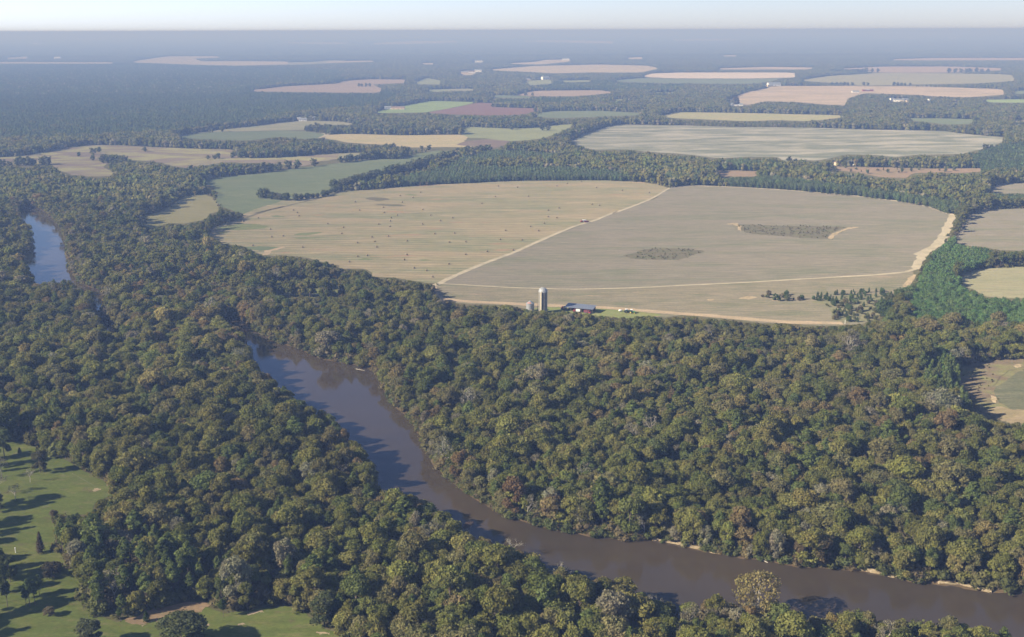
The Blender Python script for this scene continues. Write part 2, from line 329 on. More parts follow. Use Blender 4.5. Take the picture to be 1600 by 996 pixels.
def field_mat(name, c1, c2, c3, patch=60.0, rot=0.0, rows=None, row_amt=.35, stretch=3.0, c4=None, cut=(.48, .68), warp=0.0):
    """c1 the main cover, c2 broad patches of another cover, c3 streaks of a third, rows of crop or windrows"""
    m, nt, out = new_mat(name)
    v = mapped(nt, (1, stretch, 1), rot)
    big = noise(nt, v, 1.0 / patch / 1.6, 5, .6, .6)
    col = mixc(nt, ramp(nt, big, *cut), c1, c2)
    v2 = mapped(nt, (1, stretch * 2.2, 1), rot, (31, 17, 0))
    st = noise(nt, v2, 1.0 / patch * 1.5, 6, .68, .3)
    col = mixc(nt, ramp(nt, st, .55, .74), col, c3)
    if c4:
        v3 = mapped(nt, (1, stretch, 1), rot, (310, 170, 0))
        col = mixc(nt, ramp(nt, noise(nt, v3, 1.0 / patch * .9, 5, .7), .60, .68), col, c4)
    if rows:
        w = node(nt, 'ShaderNodeTexWave', bands_direction='Y')
        w.inputs['Scale'].default_value = math.pi / rows / 10.0
        w.inputs['Distortion'].default_value = warp
        w.inputs['Detail'].default_value = 2.0
        w.inputs['Detail Scale'].default_value = .12 if warp else 1.0
        nt.links.new(mapped(nt, (1, 1, 1), rot), w.inputs['Vector'])
        brk = noise(nt, mapped(nt, (.25, 1, 1), rot), .12, 3)
        f = nt.nodes.new('ShaderNodeMath')
        f.operation = 'MULTIPLY'
        nt.links.new(w.outputs['Fac'], f.inputs[0])
        nt.links.new(ramp(nt, brk, .2, .75), f.inputs[1])
        g = nt.nodes.new('ShaderNodeMath')
        g.operation = 'MULTIPLY'
        g.inputs[1].default_value = row_amt
        nt.links.new(f.outputs[0], g.inputs[0])
        col = mixc(nt, g.outputs[0], col, c3)
    fine = noise(nt, mapped(nt, (1, 2.0, 1), rot), .55, 4, .7)
    fv = ramp(nt, fine, .25, .75)
    k = nt.nodes.new('ShaderNodeMapRange')
    k.inputs[3].default_value = .74
    k.inputs[4].default_value = 1.26
    nt.links.new(fv, k.inputs[0])
    mid = noise(nt, mapped(nt, (.35, 1.5, 1), rot, (7, 3, 0)), .16, 4, .7)
    km = nt.nodes.new('ShaderNodeMapRange')
    km.inputs[1].default_value, km.inputs[2].default_value = .3, .7
    km.inputs[3].default_value, km.inputs[4].default_value = .84, 1.16
    nt.links.new(mid, km.inputs[0])
    kk = nt.nodes.new('ShaderNodeMath')
    kk.operation = 'MULTIPLY'
    nt.links.new(k.outputs[0], kk.inputs[0])
    nt.links.new(km.outputs[0], kk.inputs[1])
    k = kk
    cm = nt.nodes.new('ShaderNodeCombineColor')
    for i in range(3):
        nt.links.new(k.outputs[0], cm.inputs[i])
    col = mixc(nt, 1.0, col, cm.outputs[0], 'MULTIPLY')
    d = node(nt, 'ShaderNodeBsdfDiffuse')
    d.inputs['Roughness'].default_value = .6
    nt.links.new(col, d.inputs['Color'])
    nt.links.new(d.outputs[0], out.inputs['Surface'])
    return m


MAT = {
    'hay': field_mat('hay_stubble', (.204, .170, .106), (.134, .140, .080), (.300, .242, .160), 75, R(4), 10.5, .62, 3.5, (.225, .142, .092), (.40, .60), 5.0),
    'big_brown': field_mat('harvested_field', (.154, .138, .105), (.114, .119, .076), (.202, .178, .134), 70, R(-3), 8.0, .5, 4.0, (.140, .134, .094), (.45, .68)),
    'low_brown': field_mat('weedy_field', (0.157, 0.141, 0.097), (0.109, 0.115, 0.067), (0.230, 0.192, 0.141), 30, R(-6), 6.0, .4, 3.0, (0.244, 0.186, 0.134)),
    'tan_meadow': field_mat('dry_meadow', (0.168, 0.135, 0.105), (0.234, 0.217, 0.107), (0.127, 0.102, 0.075), 55, R(8), None, 0, 2.2, (0.135, 0.139, 0.070), (.44, .56)),
    'green': field_mat('green_crop', (.098, .122, .066), (.128, .144, .080), (.165, .158, .098), 70, R(8), 7.0, .35, 2.5),
    'yellow_tan': field_mat('yellow_pasture', (0.183, 0.170, 0.087), (0.144, 0.144, 0.067), (0.173, 0.138, 0.077), 35, R(20), 5.0, .4, 1.5),
    'tan_green': field_mat('pale_pasture', (0.192, 0.183, 0.112), (0.141, 0.153, 0.087), (0.230, 0.192, 0.134), 70, R(5), 6.0, .2, 2.5),
    'straw': field_mat('straw_field', (0.289, 0.240, 0.138), (0.237, 0.217, 0.112), (0.307, 0.256, 0.161), 80, 0, 6.0, .2, 3.0),
    'pale_green': field_mat('pale_green_field', (0.173, 0.186, 0.099), (0.148, 0.161, 0.084), (0.217, 0.205, 0.115), 80, 0, 6.0, .2, 2.5),
    'brown': field_mat('brown_weeds', (0.128, 0.097, 0.077), (0.161, 0.134, 0.089), (0.212, 0.173, 0.115), 40, 0, None, 0, 2.0),
    'pale': field_mat('pale_cotton_field', (0.237, 0.225, 0.183), (0.106, 0.118, 0.080), (0.289, 0.262, 0.217), 75, R(-8), 9.0, .3, 3.6, None, (.40, .56)),
    'bright_green': field_mat('bright_pasture', (0.166, 0.212, 0.087), (0.141, 0.179, 0.077), (0.192, 0.212, 0.102), 80),
    'purple': field_mat('ploughed_field', (0.138, 0.080, 0.071), (0.151, 0.106, 0.080), (0.173, 0.134, 0.109), 60, R(12), 8.0, .3, 3.0),
    'pink': field_mat('red_soil_field', (0.226, 0.176, 0.135), (0.193, 0.152, 0.111), (0.262, 0.213, 0.164), 80, 0, 8.0, .2, 3.0),
    'pink_tan': field_mat('dry_cropland', (0.295, 0.234, 0.176), (0.221, 0.184, 0.127), (0.336, 0.279, 0.213), 120, R(6), 9.0, .3, 3.0, (0.205, 0.156, 0.123), (.42, .60)),
    'tan': field_mat('tan_cropland', (0.289, 0.244, 0.176), (0.244, 0.205, 0.148), (0.307, 0.269, 0.212), 110, 0, 8.0, .2, 3.0),
    'white': field_mat('white_cotton_field', (0.371, 0.321, 0.282), (0.334, 0.282, 0.244), (0.385, 0.346, 0.314), 110, 0, 8.0, .2, 3.0),
    'straw_green': field_mat('mown_field', (0.205, 0.205, 0.106), (0.256, 0.217, 0.128), (0.295, 0.237, 0.148), 60, R(4), 6.0, .3, 3.5),
    'scrub_brown': field_mat('broomsedge', (0.192, 0.138, 0.093), (0.157, 0.128, 0.080), (0.230, 0.179, 0.128), 28, 0, None, 0, 1.5, (0.122, 0.115, 0.058)),
    'rough_clearing': field_mat('rough_ground', (0.123, 0.097, 0.066), (0.135, 0.130, 0.064), (0.172, 0.143, 0.090), 13, R(30), None, 0, 1.4, (0.098, 0.105, 0.049), (.44, .60)),
    'lawn': field_mat('lawn_grass', (.090, .112, .030), (.122, .128, .040), (.145, .130, .060), 13, R(20), 4.0, .2, 1.3, (.112, .098, .052), (.5, .72)),
    'forest_glade': field_mat('glade_grass', (0.107, 0.123, 0.049), (0.131, 0.131, 0.057), (0.164, 0.148, 0.074), 14),
    'ground': field_mat('forest_floor', (0.094, 0.090, 0.045), (0.111, 0.094, 0.057), (0.131, 0.111, 0.070), 20, 0, None, 0, 1.0),
    'dirt': field_mat('dirt_track', (0.307, 0.267, 0.193), (0.242, 0.217, 0.152), (0.353, 0.307, 0.230), 12, 0, None, 0, 1.0),
    'orange_dirt': field_mat('orange_dirt', (0.291, 0.226, 0.152), (0.246, 0.201, 0.135), (0.328, 0.262, 0.180), 12, 0, None, 0, 1.0),
    'sand': field_mat('pale_sand', (0.295, 0.234, 0.152), (0.180, 0.148, 0.090), (0.377, 0.312, 0.221), 5, 0, None, 0, 1.0, (0.180, 0.164, 0.082)),
    'weeds': field_mat('weed_patch', (.112, .100, .068), (.096, .104, .054), (.145, .124, .084), 9, 0, None, 0, 2.0, (.125, .110, .068)),
    'weeds_green': field_mat('green_weed_patch', (0.119, 0.135, 0.061), (0.139, 0.148, 0.074), (0.180, 0.168, 0.098), 14, 0, None, 0, 2.0, (0.164, 0.135, 0.086)),
    'crop_dark': field_mat('dark_crop', (.074, .082, .050), (.090, .092, .056), (.150, .132, .088), 12, R(35), 2.2, .5, 1.5, (.125, .115, .075), (.42, .6)),
    'straw_floor': field_mat('pine_straw', (0.213, 0.152, 0.094), (0.180, 0.135, 0.082), (0.164, 0.156, 0.074), 9, R(15), None, 0, 1.6),
    'grass_yard': field_mat('yard_grass', (0.143, 0.164, 0.061), (0.172, 0.168, 0.074), (0.221, 0.197, 0.098), 14, 0, None, 0, 1.5),
    'bank': field_mat('bank_soil', (0.094, 0.067, 0.039), (0.074, 0.061, 0.033), (0.131, 0.098, 0.061), 4, 0, None, 0, 1.0, (0.057, 0.061, 0.025)),
}


def simple(name, col, rough=.7, spec=.3, metal=0.0, var=.16, scale=1.5):
    m, nt, out = new_mat(name)
    tc = nt.nodes.new('ShaderNodeTexCoord')
    n = noise(nt, tc.outputs['Object'], scale, 5, .65)
    lo = tuple(c * (1 - var) for c in col)
    hi = tuple(min(1, c * (1 + var)) for c in col)
    c = mixc(nt, ramp(nt, n, .3, .7), lo, hi)
    principled(nt, out, c, rough, spec, metal)
    return m


def foliage(name, trans=.42, spread=.26):
    m, nt, out = new_mat(name)
    a = node(nt, 'ShaderNodeAttribute', attribute_type='INSTANCER', attribute_name='tint')
    b = node(nt, 'ShaderNodeAttribute', attribute_type='GEOMETRY', attribute_name='leaf_tone')
    col = mixc(nt, 1.0, a.outputs['Color'], b.outputs['Color'], 'MULTIPLY')
    g = nt.nodes.new('ShaderNodeNewGeometry')
    k = nt.nodes.new('ShaderNodeMapRange')
    k.inputs[3].default_value = 1 - spread
    k.inputs[4].default_value = 1 + spread
    nt.links.new(g.outputs['Random Per Island'], k.inputs[0])
    cm = nt.nodes.new('ShaderNodeCombineColor')
    for i in range(3):
        nt.links.new(k.outputs[0], cm.inputs[i])
    col = mixc(nt, 1.0, col, cm.outputs[0], 'MULTIPLY')
    d = node(nt, 'ShaderNodeBsdfDiffuse')
    t = node(nt, 'ShaderNodeBsdfTranslucent')
    nt.links.new(col, d.inputs['Color'])
    nt.links.new(col, t.inputs['Color'])
    mx = nt.nodes.new('ShaderNodeMixShader')
    mx.inputs[0].default_value = trans
    nt.links.new(d.outputs[0], mx.inputs[1])
    nt.links.new(t.outputs[0], mx.inputs[2])
    nt.links.new(mx.outputs[0], out.inputs['Surface'])
    return m


LEAF = foliage('tree_foliage')
BARK = simple('bark', (.13, .105, .085), .95, .1)
PALEBARK = simple('pale_bark', (.36, .33, .285), .9, .1)

# ------------------------------------------------------------------ mesh helpers
def quick_mesh(name, verts, faces, mats=(), fmat=None, tone=None, smooth=False):
    """verts n x 3, faces a list of arrays (m x k)"""
    me = bpy.data.meshes.new(name)
    verts = np.asarray(verts, np.float32)
    me.vertices.add(len(verts))
    me.vertices.foreach_set('co', verts.ravel())
    loops = np.concatenate([np.asarray(f, np.int32).ravel() for f in faces])
    lens = np.concatenate([np.full(len(f), np.asarray(f).shape[1], np.int32) for f in faces])
    me.loops.add(len(loops))
    me.loops.foreach_set('vertex_index', loops)
    me.polygons.add(len(lens))
    starts = np.concatenate([[0], np.cumsum(lens)[:-1]]).astype(np.int32)
    me.polygons.foreach_set('loop_start', starts)
    for m in mats:
        me.materials.append(m)
    if fmat is not None:
        me.polygons.foreach_set('material_index', np.asarray(fmat, np.int32))
    if tone is not None:
        at_ = me.attributes.new('leaf_tone', 'FLOAT_COLOR', 'POINT')
        t = np.ones((len(verts), 4), np.float32)
        t[:, :3] = tone
        at_.data.foreach_set('color', t.ravel())
    me.update(calc_edges=True)
    me.polygons.foreach_set('use_smooth', np.full(len(lens), smooth))
    me.validate()
    return me


def ico(sub):
    bm = bmesh.new()
    bmesh.ops.create_icosphere(bm, subdivisions=sub, radius=1.0)
    v = np.array([p.co[:] for p in bm.verts])
    f = np.array([[p.index for p in q.verts] for q in bm.faces])
    bm.free()
    return v, f


ICO1, ICO2 = ico(1), ico(2)


class Build:
    def __init__(s):
        s.v, s.f, s.m, s.t, s.n = [], [], [], [], 0

    def add(s, v, f, mat=0, tone=1.0):
        v = np.asarray(v, float)
        s.v.append(v)
        s.f.append(np.asarray(f) + s.n)
        s.m.append(np.full(len(f), mat))
        t = np.ones((len(v), 3)) * tone
        s.t.append(t)
        s.n += len(v)

    def tube(s, pts, radii, k=5, mat=0, tone=1.0):
        pts = np.asarray(pts, float)
        rings = []
        for i, p in enumerate(pts):
            d = pts[min(i + 1, len(pts) - 1)] - pts[max(i - 1, 0)]
            d /= np.linalg.norm(d) + 1e-9
            a = np.cross(d, (0, 1, 0) if abs(d[1]) < .9 else (1, 0, 0))
            a /= np.linalg.norm(a)
            b = np.cross(d, a)
            th = np.arange(k) * 2 * math.pi / k
            rings.append(p + radii[i] * (np.outer(np.cos(th), a) + np.outer(np.sin(th), b)))
        v = np.vstack(rings)
        f = [[i * k + j, i * k + (j + 1) % k, (i + 1) * k + (j + 1) % k, (i + 1) * k + j] for i in range(len(pts) - 1) for j in range(k)]
        s.add(v, f, mat, tone)

    def mesh(s, name, mats, smooth=False):
        f3 = [f for f in s.f if f.shape[1] == 3]
        f4 = [f for f in s.f if f.shape[1] == 4]
        m = np.concatenate([q for f, q in zip(s.f, s.m) if f.shape[1] == 3] + [q for f, q in zip(s.f, s.m) if f.shape[1] == 4])
        return quick_mesh(name, np.vstack(s.v), ([np.vstack(f3)] if f3 else []) + ([np.vstack(f4)] if f4 else []), mats, m, np.vstack(s.t), smooth)


def leaf_quads(b, rng, c, r, n, size, flat=.85, others=None, up=-.5, tone=1.0, jit=.5, mat=0):
    d = rng.normal(size=(n * 2, 3))
    d /= np.linalg.norm(d, axis=1)[:, None]
    d = d[d[:, 2] > up][:n]
    p = c + d * r * np.array([1, 1, flat]) * rng.uniform(.72, 1.24, (len(d), 1))
    if others is not None:
        keep = np.ones(len(p), bool)
        for (oc, orad) in others:
            if oc is c:
                continue
            keep &= np.linalg.norm((p - oc) / np.array([1, 1, flat]), axis=1) > orad * .80
        p, d = p[keep], d[keep]
    if not len(p):
        return
    nrm = d + jit * rng.normal(size=d.shape)
    nrm /= np.linalg.norm(nrm, axis=1)[:, None]
    a = np.cross(nrm, rng.normal(size=d.shape))
    a /= np.linalg.norm(a, axis=1)[:, None]
    e = np.cross(nrm, a)
    s = size * rng.uniform(.6, 1.35, (len(p), 1))
    w = rng.uniform(.55, 1.0, (len(p), 4, 1))
    q = np.stack([p + a * s * w[:, 0], p + e * s * w[:, 1] * .8, p - a * s * w[:, 2], p - e * s * w[:, 3] * .8], 1)
    q = q + nrm[:, None, :] * s[:, None, :] * rng.normal(0, .18, (len(p), 4, 1))
    b.add(q.reshape(-1, 3), np.arange(len(p) * 4).reshape(-1, 4), mat, tone)


def core(b, rng, c, r, flat=.85, sub=1, tone=1.0, mat=0):
    v, f = ICO1 if sub == 1 else ICO2
    v = v * r * (1 + rng.normal(0, .10, (len(v), 1))) * np.array([1, 1, flat]) + c
    b.add(v, f, mat, tone)


def broad_lobes(rng, Rr, H, n, base=.20):
    L = []
    for i in range(n):
        rho = math.sqrt((i + .5) / n) * rng.uniform(.68, .84)
        th = i * 2.39996 + rng.uniform(-.4, .4)
        z = H * (.60 + .30 * math.sqrt(max(0, 1 - rho ** 2)) * rng.uniform(.7, 1.05) - .12 * rho)
        L.append((np.array([Rr * rho * math.cos(th), Rr * rho * math.sin(th), z]), Rr * rng.uniform(.30, .46) * (1.1 - .25 * rho)))
    k = max(3, n // 2)
    for i in range(k):
        th = i * 2.39996 + rng.uniform(-.4, .4)
        q = rng.uniform(.45, .8)
        L.append((np.array([Rr * q * math.cos(th), Rr * q * math.sin(th), H * rng.uniform(base, .54)]), Rr * rng.uniform(.28, .42)))
    return L


def cone_lobes(rng, Rr, H, n, z0=.1):
    L = []
    for i in range(n):
        t = (i + .3) / n
        rr = Rr * (1 - t) ** .75
        th = i * 2.39996
        L.append((np.array([rr * .5 * math.cos(th), rr * .5 * math.sin(th), H * (z0 + (1 - z0) * t * .93)]), rr * .55 + .22))
    return L


def pine_lobes(rng, Rr, H, n):
    L = []
    for i in range(n):
        t = i / (n - 1)
        rr = Rr * (.55 + .9 * t) if t < .35 else Rr * (1.05 - .85 * (t - .35) / .65)
        th = i * 2.39996 + rng.uniform(-.5, .5)
        L.append((np.array([rr * .62 * math.cos(th), rr * .62 * math.sin(th), H * (.48 + .47 * t)]), rr * rng.uniform(.36, .5) + .25))
    return L


def trunk(b, rng, H, lobes, r0, mat, top=.78, nlimb=6, k=6):
    lean = rng.normal(0, .02, 2) * H
    pts = [np.array([0, 0, -.3]), np.array([0, 0, H * .02]), np.array([lean[0] * .3, lean[1] * .3, H * .25]), np.array([lean[0] * .7, lean[1] * .7, H * .5]), np.array([lean[0], lean[1], H * top])]
    b.tube(pts, [r0 * 1.5, r0 * 1.1, r0 * .8, r0 * .55, r0 * .16], k, mat)
    for c, r in lobes[:nlimb]:
        z = min(c[2] * .72, H * .55) * rng.uniform(.75, 1)
        s0 = np.array([lean[0] * .6, lean[1] * .6, z])
        mid = (s0 + c) / 2 + np.array([0, 0, -.06 * H * .5])
        b.tube([s0, mid, c], [r0 * .42, r0 * .28, r0 * .08], 4, mat)


def tree_parts(seed, kind, H, Rr, lod):
    """(trunk Build, crown Build) for one tree"""
    rng = np.random.default_rng(seed)
    tb, cb = Build(), Build()
    if kind == 'broad':
        n, m, s = ((int(rng.integers(12, 24)), 140, .52), (10, 46, .90), (5, 10, 1.7))[lod]
        L = broad_lobes(rng, Rr, H, n)
        sx, sy, tw = rng.uniform(.75, 1.2), rng.uniform(.75, 1.2), rng.normal(0, .10, 2)
        L = [(np.array([c[0] * sx + tw[0] * (c[2] - H * .4), c[1] * sy + tw[1] * (c[2] - H * .4), c[2] * rng.uniform(.92, 1.05)]), r * rng.uniform(.62, 1.15)) for c, r in L]
        fl, up, r0 = .82, -.55, H * .018
    elif kind == 'great':
        n, m, s = (34, 95, .62) if seed % 10 != 2 else (28, 80, .52)
        L = broad_lobes(rng, Rr, H, n)
        L = [(c, r * .72) for c, r in L]
        fl, up, r0 = .82, -.6, H * .02
    elif kind == 'round':
        n, m, s = ((16, 90, .60), (11, 34, 1.0), (7, 10, 1.7))[lod]
        L = []
        for i in range(n):
            zf = 1 - 2 * (i + .5) / n
            th = i * 2.39996 + rng.uniform(-.4, .4)
            q = math.sqrt(1 - zf * zf) * rng.uniform(.5, .68)
            L.append((np.array([Rr * q * math.cos(th), Rr * q * math.sin(th), H * (.50 + .34 * zf)]), Rr * rng.uniform(.38, .55)))
        fl, up, r0 = H * .55 / Rr / 2 * .95 + .35, -.8, H * .016
    elif kind == 'cone':
        n, m, s = ((16, 70, .42), (9, 26, .7), (5, 8, 1.2))[lod]
        L = cone_lobes(rng, Rr, H, n)
        fl, up, r0 = .95, -.7, H * .012
    else:
        n, m, s = ((17, 75, .55), (10, 26, .95), (5, 8, 1.7))[lod]
        L = pine_lobes(rng, Rr, H, n)
        fl, up, r0 = .70, -.6, H * .013
    for c, r in L:
        tone = rng.uniform(.86, 1.16) * (1 + np.array([rng.normal(0, .025), rng.normal(0, .015), rng.normal(0, .05)]))
        if not (kind == 'great' and seed % 10 == 2):
            core(cb, rng, c, r * .70, fl, 1, tone)
        leaf_quads(cb, rng, c, r, m, s * (H / 16) ** .5 if kind == 'broad' else s, fl, L, up, tone)
    trunk(tb, rng, H, L, r0, 0, .8 if kind in ('broad', 'round', 'great') else .93, 7 if lod == 0 else 3, 6 if lod == 0 else 4)
    return tb, cb


def bare_parts(seed, H, Rr, twigs=1.0):
    rng = np.random.default_rng(seed)
    tb, cb = Build(), Build()
    tips = []

    def grow(p, d, ln, r, depth):
        q = p + d * ln * .5 + rng.normal(0, .05, 3) * ln
        e = p + d * ln
        tb.tube([p, q, e], [r, r * .8, r * .58], 5 if depth < 2 else 3, 0)
        if depth >= 4:
            tips.append((e, d))
            return
        for i in range(3 if depth else 5):
            a = rng.normal(size=3)
            a -= d * a.dot(d)
            a /= np.linalg.norm(a)
            nd = d * rng.uniform(.55, .9) + a * rng.uniform(.5, .85) + np.array([0, 0, .18])
            nd /= np.linalg.norm(nd)
            s0 = p + d * ln * (rng.uniform(.55, 1.0) if depth else rng.uniform(.6, 1.0))
            grow(s0, nd, ln * rng.uniform(.52, .72) * (.75 if depth == 0 else 1), r * .5, depth + 1)
    grow(np.array([0, 0, -.3]), np.array([rng.normal(0, .04), rng.normal(0, .04), 1.0]), H * .52, H * .017, 0)
    for e, d in tips:
        n = int(5 * twigs)
        leaf_quads(cb, rng, e, H * .05, n, H * .020, 1.0, None, -.9, rng.uniform(.8, 1.2), 1.0)
    return tb, cb


def join_mesh(name, tb, cb):
    b = Build()
    b.v = cb.v + tb.v
    b.f = cb.f + [f + cb.n for f in tb.f]
    b.m = [np.zeros(len(f)) for f in cb.f] + [np.ones(len(f)) for f in tb.f]
    b.t = cb.t + tb.t
    b.n = cb.n + tb.n
    return b.mesh(name, [LEAF, BARK])


HEIGHT = {'round': 11.0, 'great': 19.0, 'broad': 16.0, 'cone': 9.0, 'pine': 18.0}
RADIUS = {'round': 4.8, 'great': 8.8, 'broad': 5.2, 'cone': 2.5, 'pine': 3.6}
NVAR = {'round': 7, 'great': 3, 'broad': 16, 'cone': 5, 'pine': 6}
PARTS = {}
for kind in HEIGHT:
    for lod in (0, 1, 2):
        for i in range((NVAR[kind] if lod < 2 else 4) if kind != 'great' or lod == 0 else 0):
            rg = np.random.default_rng(i * 7 + lod)
            hk = HEIGHT[kind] * rg.uniform(.92, 1.08)
            PARTS[kind, lod, i] = tree_parts(100 * lod + i + {'round': 4000, 'great': 3000, 'broad': 0, 'cone': 1000, 'pine': 2000}[kind], kind, hk, RADIUS[kind] * rg.uniform(.86, 1.14), lod)

# ------------------------------------------------------------------ objects: tagging and copying
def link(name, me, parent=None, loc=(0, 0, 0)):
    o = bpy.data.objects.new(name, me)
    COL.objects.link(o)
    o.location = loc
    if parent:
        o.parent = parent
    return o


def tag(o, label=None, cat=None, group=None, kind=None):
    for k, v in (('label', label), ('category', cat), ('group', group), ('kind', kind)):
        if v:
            o[k] = v
    return o


def thing(name, label, cat, loc=(0, 0, 0), rz=0.0, group=None):
    o = link(name, None, None, loc)
    o.empty_display_size = .5
    o.rotation_euler.z = rz
    return tag(o, label, cat, group)


# ------------------------------------------------------------------ the ground and everything flat on it
def lift(z0, y):
    return z0 + 0.00006 * y


def wobble(p, seed, frac=.35):
    """a ragged edge: denser points, pushed a little to either side"""
    rng = np.random.default_rng(seed)
    out = []
    n = len(p)
    for i in range(n):
        a, b = p[i], p[(i + 1) % n]
        ln = np.linalg.norm(b - a)
        step = max(7.0, .012 * a[1])
        k = int(min(40, max(1, ln // step)))
        d = (b - a) / (ln + 1e-9)
        nn = np.array([-d[1], d[0]])
        for j in range(k):
            q = a + (b - a) * j / k
            out.append(q + nn * rng.normal(0, .14) * min(step, 14) * (frac / .35))
    return np.array(out)


def sheet(name, outline, mat, z0, kind='structure', seed=0, frac=.35):
    p = wobble(outline, seed, frac) if frac else outline
    p = p[np.concatenate([[True], np.linalg.norm(np.diff(p, axis=0), axis=1) > .05])]
    v = [(x, y, lift(z0, y)) for x, y in p]
    bm = bmesh.new()
    f = bm.faces.new([bm.verts.new(q) for q in v])
    if f.normal.z < 0:
        f.normal_flip()
    bmesh.ops.triangulate(bm, faces=[f], ngon_method='EAR_CLIP')
    bm.normal_update()
    for f in bm.faces:
        if f.normal.z < 0:
            f.normal_flip()
    me = bpy.data.meshes.new(name)
    bm.to_mesh(me)
    bm.free()
    me.materials.append(MAT[mat])
    o = link(name, me)
    o['kind'] = kind
    return o


g = 57000.0
me = quick_mesh('ground', [(-g, -2800, 0), (g, -2800, 0), (g, 73500, 0), (-g, 73500, 0)], [np.array([[0, 1, 2, 3]])], [MAT['ground']])
link('ground', me)['kind'] = 'structure'

for i, (nm, mk, poly) in enumerate(FIELDS):
    p = chaikin(poly, 1, True, .10)
    w = at(p[:, 0], p[:, 1])[:, :2]
    w = w[(w[:, 1] < 70000)]
    if len(w) > 3:
        sheet(nm, w, mk, .06 + .004 * (i % 5), seed=i)


def ribbon(name, pts, width, mat, z0, seed=0, rag=.12, kind='structure'):
    rng = np.random.default_rng(seed)
    w = chaikin(at(pts[:, 0], pts[:, 1])[:, :2], 2, False)
    dens = [w[0]]
    for a, b in zip(w[:-1], w[1:]):
        k = int(max(1, np.linalg.norm(b - a) // 9))
        dens += [a + (b - a) * (j + 1) / k for j in range(k)]
    w = np.array(dens)
    d = np.gradient(w, axis=0)
    d /= np.linalg.norm(d, axis=1)[:, None] + 1e-9
    nn = np.stack([-d[:, 1], d[:, 0]], 1)
    wd = np.interp(np.linspace(0, 1, len(w)), np.linspace(0, 1, len(width)), width) if np.ndim(width) else np.full(len(w), width)
    l = w + nn * (wd / 2 * (1 + rng.normal(0, rag, len(w))))[:, None]
    r = w - nn * (wd / 2 * (1 + rng.normal(0, rag, len(w))))[:, None]
    n = len(w)
    v = [(x, y, lift(z0, y)) for x, y in np.vstack([l, r])]
    f = np.array([[i, n + i, n + i + 1, i + 1] for i in range(n - 1)])
    o = link(name, quick_mesh(name, v, [f], [MAT[mat]]))
    o['kind'] = kind
    return o


T_DIAG = px(('2', (1528, 872), (1450, 920), (1350, 960), (1260, 993)), ('5', (1290, 30), (1180, 75), (1100, 97), (1000, 137), (900, 181), (800, 226), (700, 262), (600, 302), (520, 337), (470, 362), (430, 380), (375, 404)), ext=False)
T_MID = px(('5', (465, 366), (600, 374), (750, 383), (900, 389), (1050, 393), (1200, 391), (1400, 385), (1560, 376)), ('6', (300, 362), (600, 344), (900, 327), (1050, 314), (1105, 297)), ext=False)
T_EAST = px(('6', (1098, 300), (1125, 240), (1145, 215), (1195, 190), (1232, 145), (1252, 90), (1272, 52), (1230, 32), (1150, 12)), ('3', (1270, 992), (1150, 955), (1000, 930), (800, 906), (500, 881), (250, 867), (0, 859)), ('2', (1540, 868)), ext=False)
T_FARM = px(('5', (470, 437), (600, 450), (720, 456), (850, 463), (1000, 469), (1200, 477), (1400, 491), (1590, 507)), ('6', (100, 512), (200, 520), (350, 533), (500, 545), (650, 549), (760, 550)), ext=False)
T_HOOK = px(('5', (435, 380), (425, 395), (432, 415), (470, 437)), ext=False)
ribbon('dirt_road', T_DIAG, [3, 4, 4.5, 5, 6], 'dirt', .16, 1)
ribbon('dirt_road', T_MID, [2.5, 3.0, 3.5, 4.0], 'dirt', .17, 2)
ribbon('dirt_road', T_EAST, [8.5, 9.5, 8.5, 7, 6, 5, 5, 5, 5], 'dirt', .18, 3, .25)
ribbon('dirt_road', T_FARM, [6, 7.5, 8, 8, 8, 8], 'orange_dirt', .19, 4)
ribbon('dirt_road', T_HOOK, [6, 8, 8], 'orange_dirt', .20, 5)
ribbon('dirt_path', px(('4', (1300, 416), (1400, 414), (1550, 421)), ext=False), 3.0, 'dirt', .2, 6)
ribbon('dirt_path', px(('5', (75, 424), (130, 418), (140, 408)), ext=False), 4.5, 'orange_dirt', .2, 7)
ribbon('dirt_path', px(('1', (1480, 640), (1510, 628), (1515, 622), (1495, 618)), ext=False), 9.0, 'dirt', .25, 8)
ribbon('dirt_path', px(('l', (355, 190), (400, 215), (470, 255)), ext=False), .5, 'weeds_green', .12, 9, .3)
ribbon('dirt_path', px(('r', (740, 620), (800, 540), (850, 500), (930, 480), (996, 500)), ext=False), 2.2, 'rough_clearing', .2, 10, .3)
ribbon('dirt_path', px(('6', (1265, 175), (1300, 120), (1330, 62), (1420, 24), (1600, 4)), ext=False), [4, 3, 2.0, 2.0], 'sand', .2, 11, .5)

